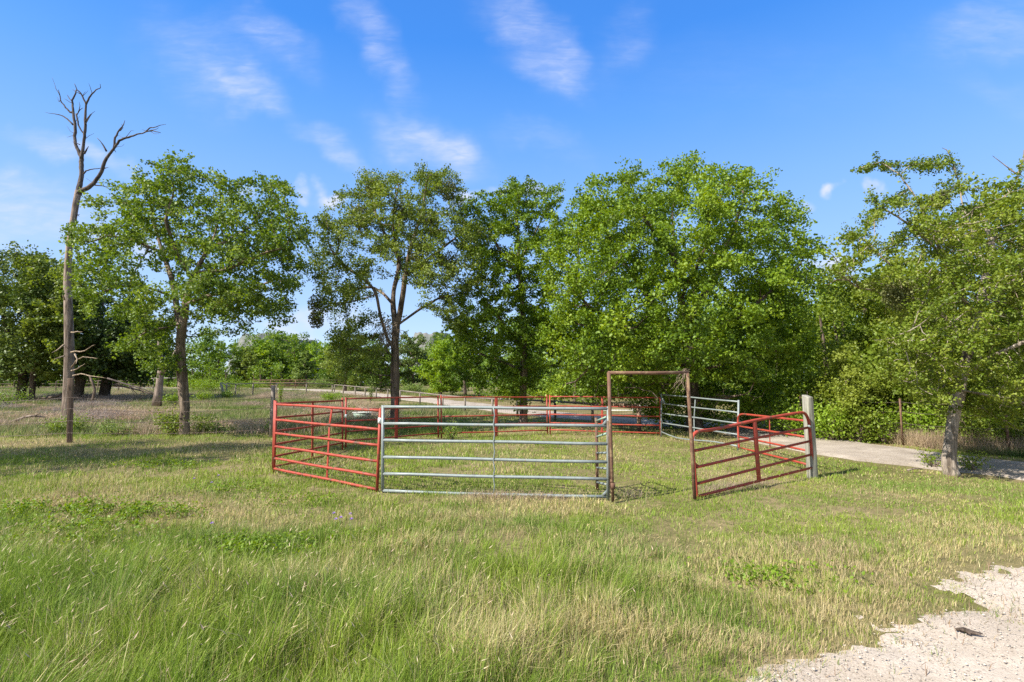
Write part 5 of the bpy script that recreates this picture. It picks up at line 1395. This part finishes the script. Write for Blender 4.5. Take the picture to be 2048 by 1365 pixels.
for k, (px, r, lab) in enumerate(((746, .26, 'largest pale rock next to the trough'), (757, .2, 'middle-sized grey rock right of the trough'), (766, .15, 'small pale rock farthest right of the trough'))):
    c = gp(px, 832); rs = np.random.default_rng(k); V = ico * rs.uniform(.8, 1.15, (12, 1)) * [r * 1.2, r, r * .7] + c + [0, 0, r * .35]
    mb = MB(); mb.add(V, (), icf); ob = mb.build('rock', M['gravel'], smooth=False); s = ob.modifiers.new('Subsurf', 'SUBSURF'); s.levels = 1; s.render_levels = 2; tag(ob, lab, 'rock', GR)
print('objects', time.time() - T0)

# ------------------------------------------------------------------ light, sky, camera
SUN_AZ = math.atan2(-.93, -.36)          # direction towards the sun: from the left and slightly behind the camera
SUN_EL = math.radians(42)
sd = Vector((math.cos(SUN_EL) * math.cos(SUN_AZ), math.cos(SUN_EL) * math.sin(SUN_AZ), math.sin(SUN_EL)))
sx, sy = -.85, -.52
l = math.hypot(sx, sy); sd = Vector((sx / l * math.cos(SUN_EL), sy / l * math.cos(SUN_EL), math.sin(SUN_EL)))
li = bpy.data.lights.new('sun', 'SUN'); li.energy = 4.9; li.angle = math.radians(.53); li.color = (1, .94, .84)
lo = bpy.data.objects.new('sun', li); link(lo); lo.rotation_euler = (-sd).to_track_quat('-Z', 'Y').to_euler(); lo.location = (-20, -10, 30)

w = bpy.data.worlds.new('World'); SC.world = w; w.use_nodes = True
nt = w.node_tree; nt.nodes.clear()
out = nt.nodes.new('ShaderNodeOutputWorld'); bg = nt.nodes.new('ShaderNodeBackground'); bg.inputs[1].default_value = .13
nt.links.new(bg.outputs[0], out.inputs[0])
sky = nt.nodes.new('ShaderNodeTexSky'); sky.sky_type = 'NISHITA'; sky.sun_disc = False
sky.sun_elevation = SUN_EL; sky.sun_rotation = math.atan2(sd.x, sd.y)
sky.air_density = 1.0; sky.dust_density = .4; sky.ozone_density = 3.0
hs = N(nt, 'ShaderNodeHueSaturation', Hue=.502, Saturation=1.45, Value=1.0); nt.links.new(sky.outputs[0], hs.inputs['Color'])
tc = nt.nodes.new('ShaderNodeTexCoord')
sep = N(nt, 'ShaderNodeSeparateXYZ'); nt.links.new(tc.outputs['Generated'], sep.inputs[0])
def mth(op, a, b=None, c=None, clamp=False):
    n = N(nt, 'ShaderNodeMath', operation=op); n.use_clamp = clamp
    for i, v in enumerate((a, b, c)):
        if v is None: continue
        if isinstance(v, (int, float)): n.inputs[i].default_value = v
        else: nt.links.new(v, n.inputs[i])
    return n.outputs[0]
yy = mth('MAXIMUM', sep.outputs[1], .05)
u = mth('DIVIDE', sep.outputs[0], yy); v = mth('DIVIDE', sep.outputs[2], yy)
cv = N(nt, 'ShaderNodeCombineXYZ'); nt.links.new(u, cv.inputs[0]); nt.links.new(v, cv.inputs[1])
# streak texture (long along +30 degrees), and fine ripples
def cl_noise(scale, rot, st, det=6, rough=.6, dist=.3):
    mp = N(nt, 'ShaderNodeMapping'); mp.inputs['Rotation'].default_value = (0, 0, rot); mp.inputs['Scale'].default_value = (st, 1, 1)
    nt.links.new(cv.outputs[0], mp.inputs[0])
    n = N(nt, 'ShaderNodeTexNoise', Scale=scale, Detail=det, Roughness=rough, Distortion=dist); nt.links.new(mp.outputs[0], n.inputs['Vector'])
    return n.outputs['Fac']
str1 = cl_noise(20, math.radians(38), .2, 7, .65); str2 = cl_noise(60, math.radians(-60), .35, 3, .5, .8); puff = cl_noise(22, 0, .8, 7, .6)
warp = N(nt, 'ShaderNodeTexNoise', Scale=7, Detail=4); nt.links.new(cv.outputs[0], warp.inputs['Vector'])
wv = N(nt, 'ShaderNodeVectorMath', operation='MULTIPLY_ADD'); wv.inputs[1].default_value = (.16, .16, 0); nt.links.new(warp.outputs['Color'], wv.inputs[0]); nt.links.new(cv.outputs[0], wv.inputs[2])
def spot(px, py, rx, ry, deg, amp, k=1.0):
    r = ray(px, py); U, Vv = r[0] / r[1], r[2] / r[1]
    s = N(nt, 'ShaderNodeVectorMath', operation='SUBTRACT'); nt.links.new(wv.outputs[0], s.inputs[0]); s.inputs[1].default_value = (U + .08, Vv + .08, 0)
    mp = N(nt, 'ShaderNodeMapping', vector_type='TEXTURE'); mp.inputs['Rotation'].default_value = (0, 0, math.radians(-deg)); mp.inputs['Scale'].default_value = (rx / F, ry / F, 1)
    nt.links.new(s.outputs[0], mp.inputs[0])
    ln = N(nt, 'ShaderNodeVectorMath', operation='LENGTH'); nt.links.new(mp.outputs[0], ln.inputs[0])
    mr = N(nt, 'ShaderNodeMapRange', interpolation_type='SMOOTHERSTEP'); nt.links.new(ln.outputs['Value'], mr.inputs[0])
    mr.inputs[1].default_value = 1.3; mr.inputs[2].default_value = 0; mr.inputs[3].default_value = 0; mr.inputs[4].default_value = amp
    return mr.outputs[0]
def addup(L):
    t = L[0]
    for x in L[1:]: t = mth('ADD', t, x)
    return t
cir = addup([spot(*a) for a in ((110, 290, 150, 34, 14, .75), (60, 405, 210, 66, 8, .9), (540, 80, 130, 55, 36, .65), (485, 170, 130, 40, 30, .75), (400, 110, 190, 110, 30, .40), (665, 292, 110, 34, 25, .75), (850, 275, 140, 62, 22, .85), (905, 290, 60, 36, 25, .5),
     (1050, 70, 180, 80, 52, .70), (735, 60, 150, 50, 60, .45), (1140, 130, 100, 50, 70, .45), (1260, 80, 110, 60, -60, .32), (1980, 50, 190, 80, -15, .42), (780, 140, 120, 40, 60, .35), (230, 320, 110, 26, 20, .35), (1100, 290, 140, 40, 10, .22), (60, 475, 230, 56, 5, .7), (1500, 150, 500, 110, 5, .06), (2000, 190, 160, 50, 20, .15))])
tex = mth('MULTIPLY_ADD', str1, 2.6, -.72, clamp=True)
tex = mth('MULTIPLY', tex, mth('MULTIPLY_ADD', str2, 1.6, .15))
cir = mth('MULTIPLY', cir, mth('ADD', tex, .16))
cum = addup([spot(*a) for a in ((1670, 385, 26, 16, 0, .95), (1740, 382, 14, 16, 0, .7), (1665, 500, 50, 20, 0, .9), (1672, 522, 40, 18, 0, .9), (580, 657, 40, 16, 0, .95), (1075, 368, 42, 20, 0, .95), (935, 385, 34, 26, 0, .9), (660, 385, 34, 20, 0, .95), (1000, 370, 36, 20, 0, .7), (600, 630, 60, 16, 0, .6), (480, 380, 40, 16, 0, .4), (600, 388, 26, 14, 0, .5), (300, 480, 60, 34, 0, .6), (210, 470, 50, 20, 0, .5), (700, 640, 90, 22, 0, .5), (1600, 400, 20, 8, 0, .4), (560, 640, 30, 10, 0, .6))])
cum = mth('MULTIPLY', cum, mth('MULTIPLY_ADD', puff, 3.2, -.75, clamp=True))
grad = ramp(nt, sep.outputs[2], [(0.0, (.56, .67, .88)), (.10, (.47, .61, .88)), (.22, (.37, .545, .89)), (.36, (.25, .46, .89)), (.47, (.15, .37, .86)), (.58, (.075, .27, .80)), (.68, (.07, .24, .74)), (.80, (.30, .40, .62)), (1.0, (.36, .44, .62))])  # overhead stops, out of view, paled for neutral fill light
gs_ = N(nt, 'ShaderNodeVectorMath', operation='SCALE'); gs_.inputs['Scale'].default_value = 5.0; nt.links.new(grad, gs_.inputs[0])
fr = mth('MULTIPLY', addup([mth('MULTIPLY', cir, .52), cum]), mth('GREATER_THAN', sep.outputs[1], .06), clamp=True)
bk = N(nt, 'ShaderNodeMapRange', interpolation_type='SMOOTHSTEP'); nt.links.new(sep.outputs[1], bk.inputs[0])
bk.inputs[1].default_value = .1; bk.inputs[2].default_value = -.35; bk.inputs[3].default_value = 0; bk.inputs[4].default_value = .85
gm = N(nt, 'ShaderNodeMix', data_type='RGBA'); nt.links.new(bk.outputs[0], gm.inputs[0]); nt.links.new(gs_.outputs[0], gm.inputs[6]); gm.inputs[7].default_value = (3.0, 3.2, 3.7, 1)  # unseen sky behind the camera whitened to lift and neutralise the shade
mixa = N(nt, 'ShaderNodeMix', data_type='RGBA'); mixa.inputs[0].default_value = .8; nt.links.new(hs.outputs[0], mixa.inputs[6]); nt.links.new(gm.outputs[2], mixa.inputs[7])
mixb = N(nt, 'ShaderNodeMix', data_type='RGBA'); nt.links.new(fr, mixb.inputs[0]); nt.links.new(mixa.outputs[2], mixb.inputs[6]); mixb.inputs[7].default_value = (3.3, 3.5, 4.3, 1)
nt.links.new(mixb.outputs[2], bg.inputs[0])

cam = bpy.data.cameras.new('camera'); co = bpy.data.objects.new('camera', cam); link(co)
cam.sensor_width = 36; cam.lens = 36 * F / 2048; cam.clip_start = .05; cam.clip_end = 8000
co.location = (0, 0, CAM_H); co.rotation_euler = (math.pi / 2 + TH, 0, 0)
SC.camera = co
SC.view_settings.view_transform = 'Standard'; SC.view_settings.look = 'None'; SC.view_settings.gamma = 1; SC.view_settings.exposure = 0.95
SC.cycles.use_denoising = False; SC.cycles.max_bounces = 4; SC.cycles.transmission_bounces = 3; SC.cycles.diffuse_bounces = 3; SC.cycles.glossy_bounces = 2
print('done', time.time() - T0)
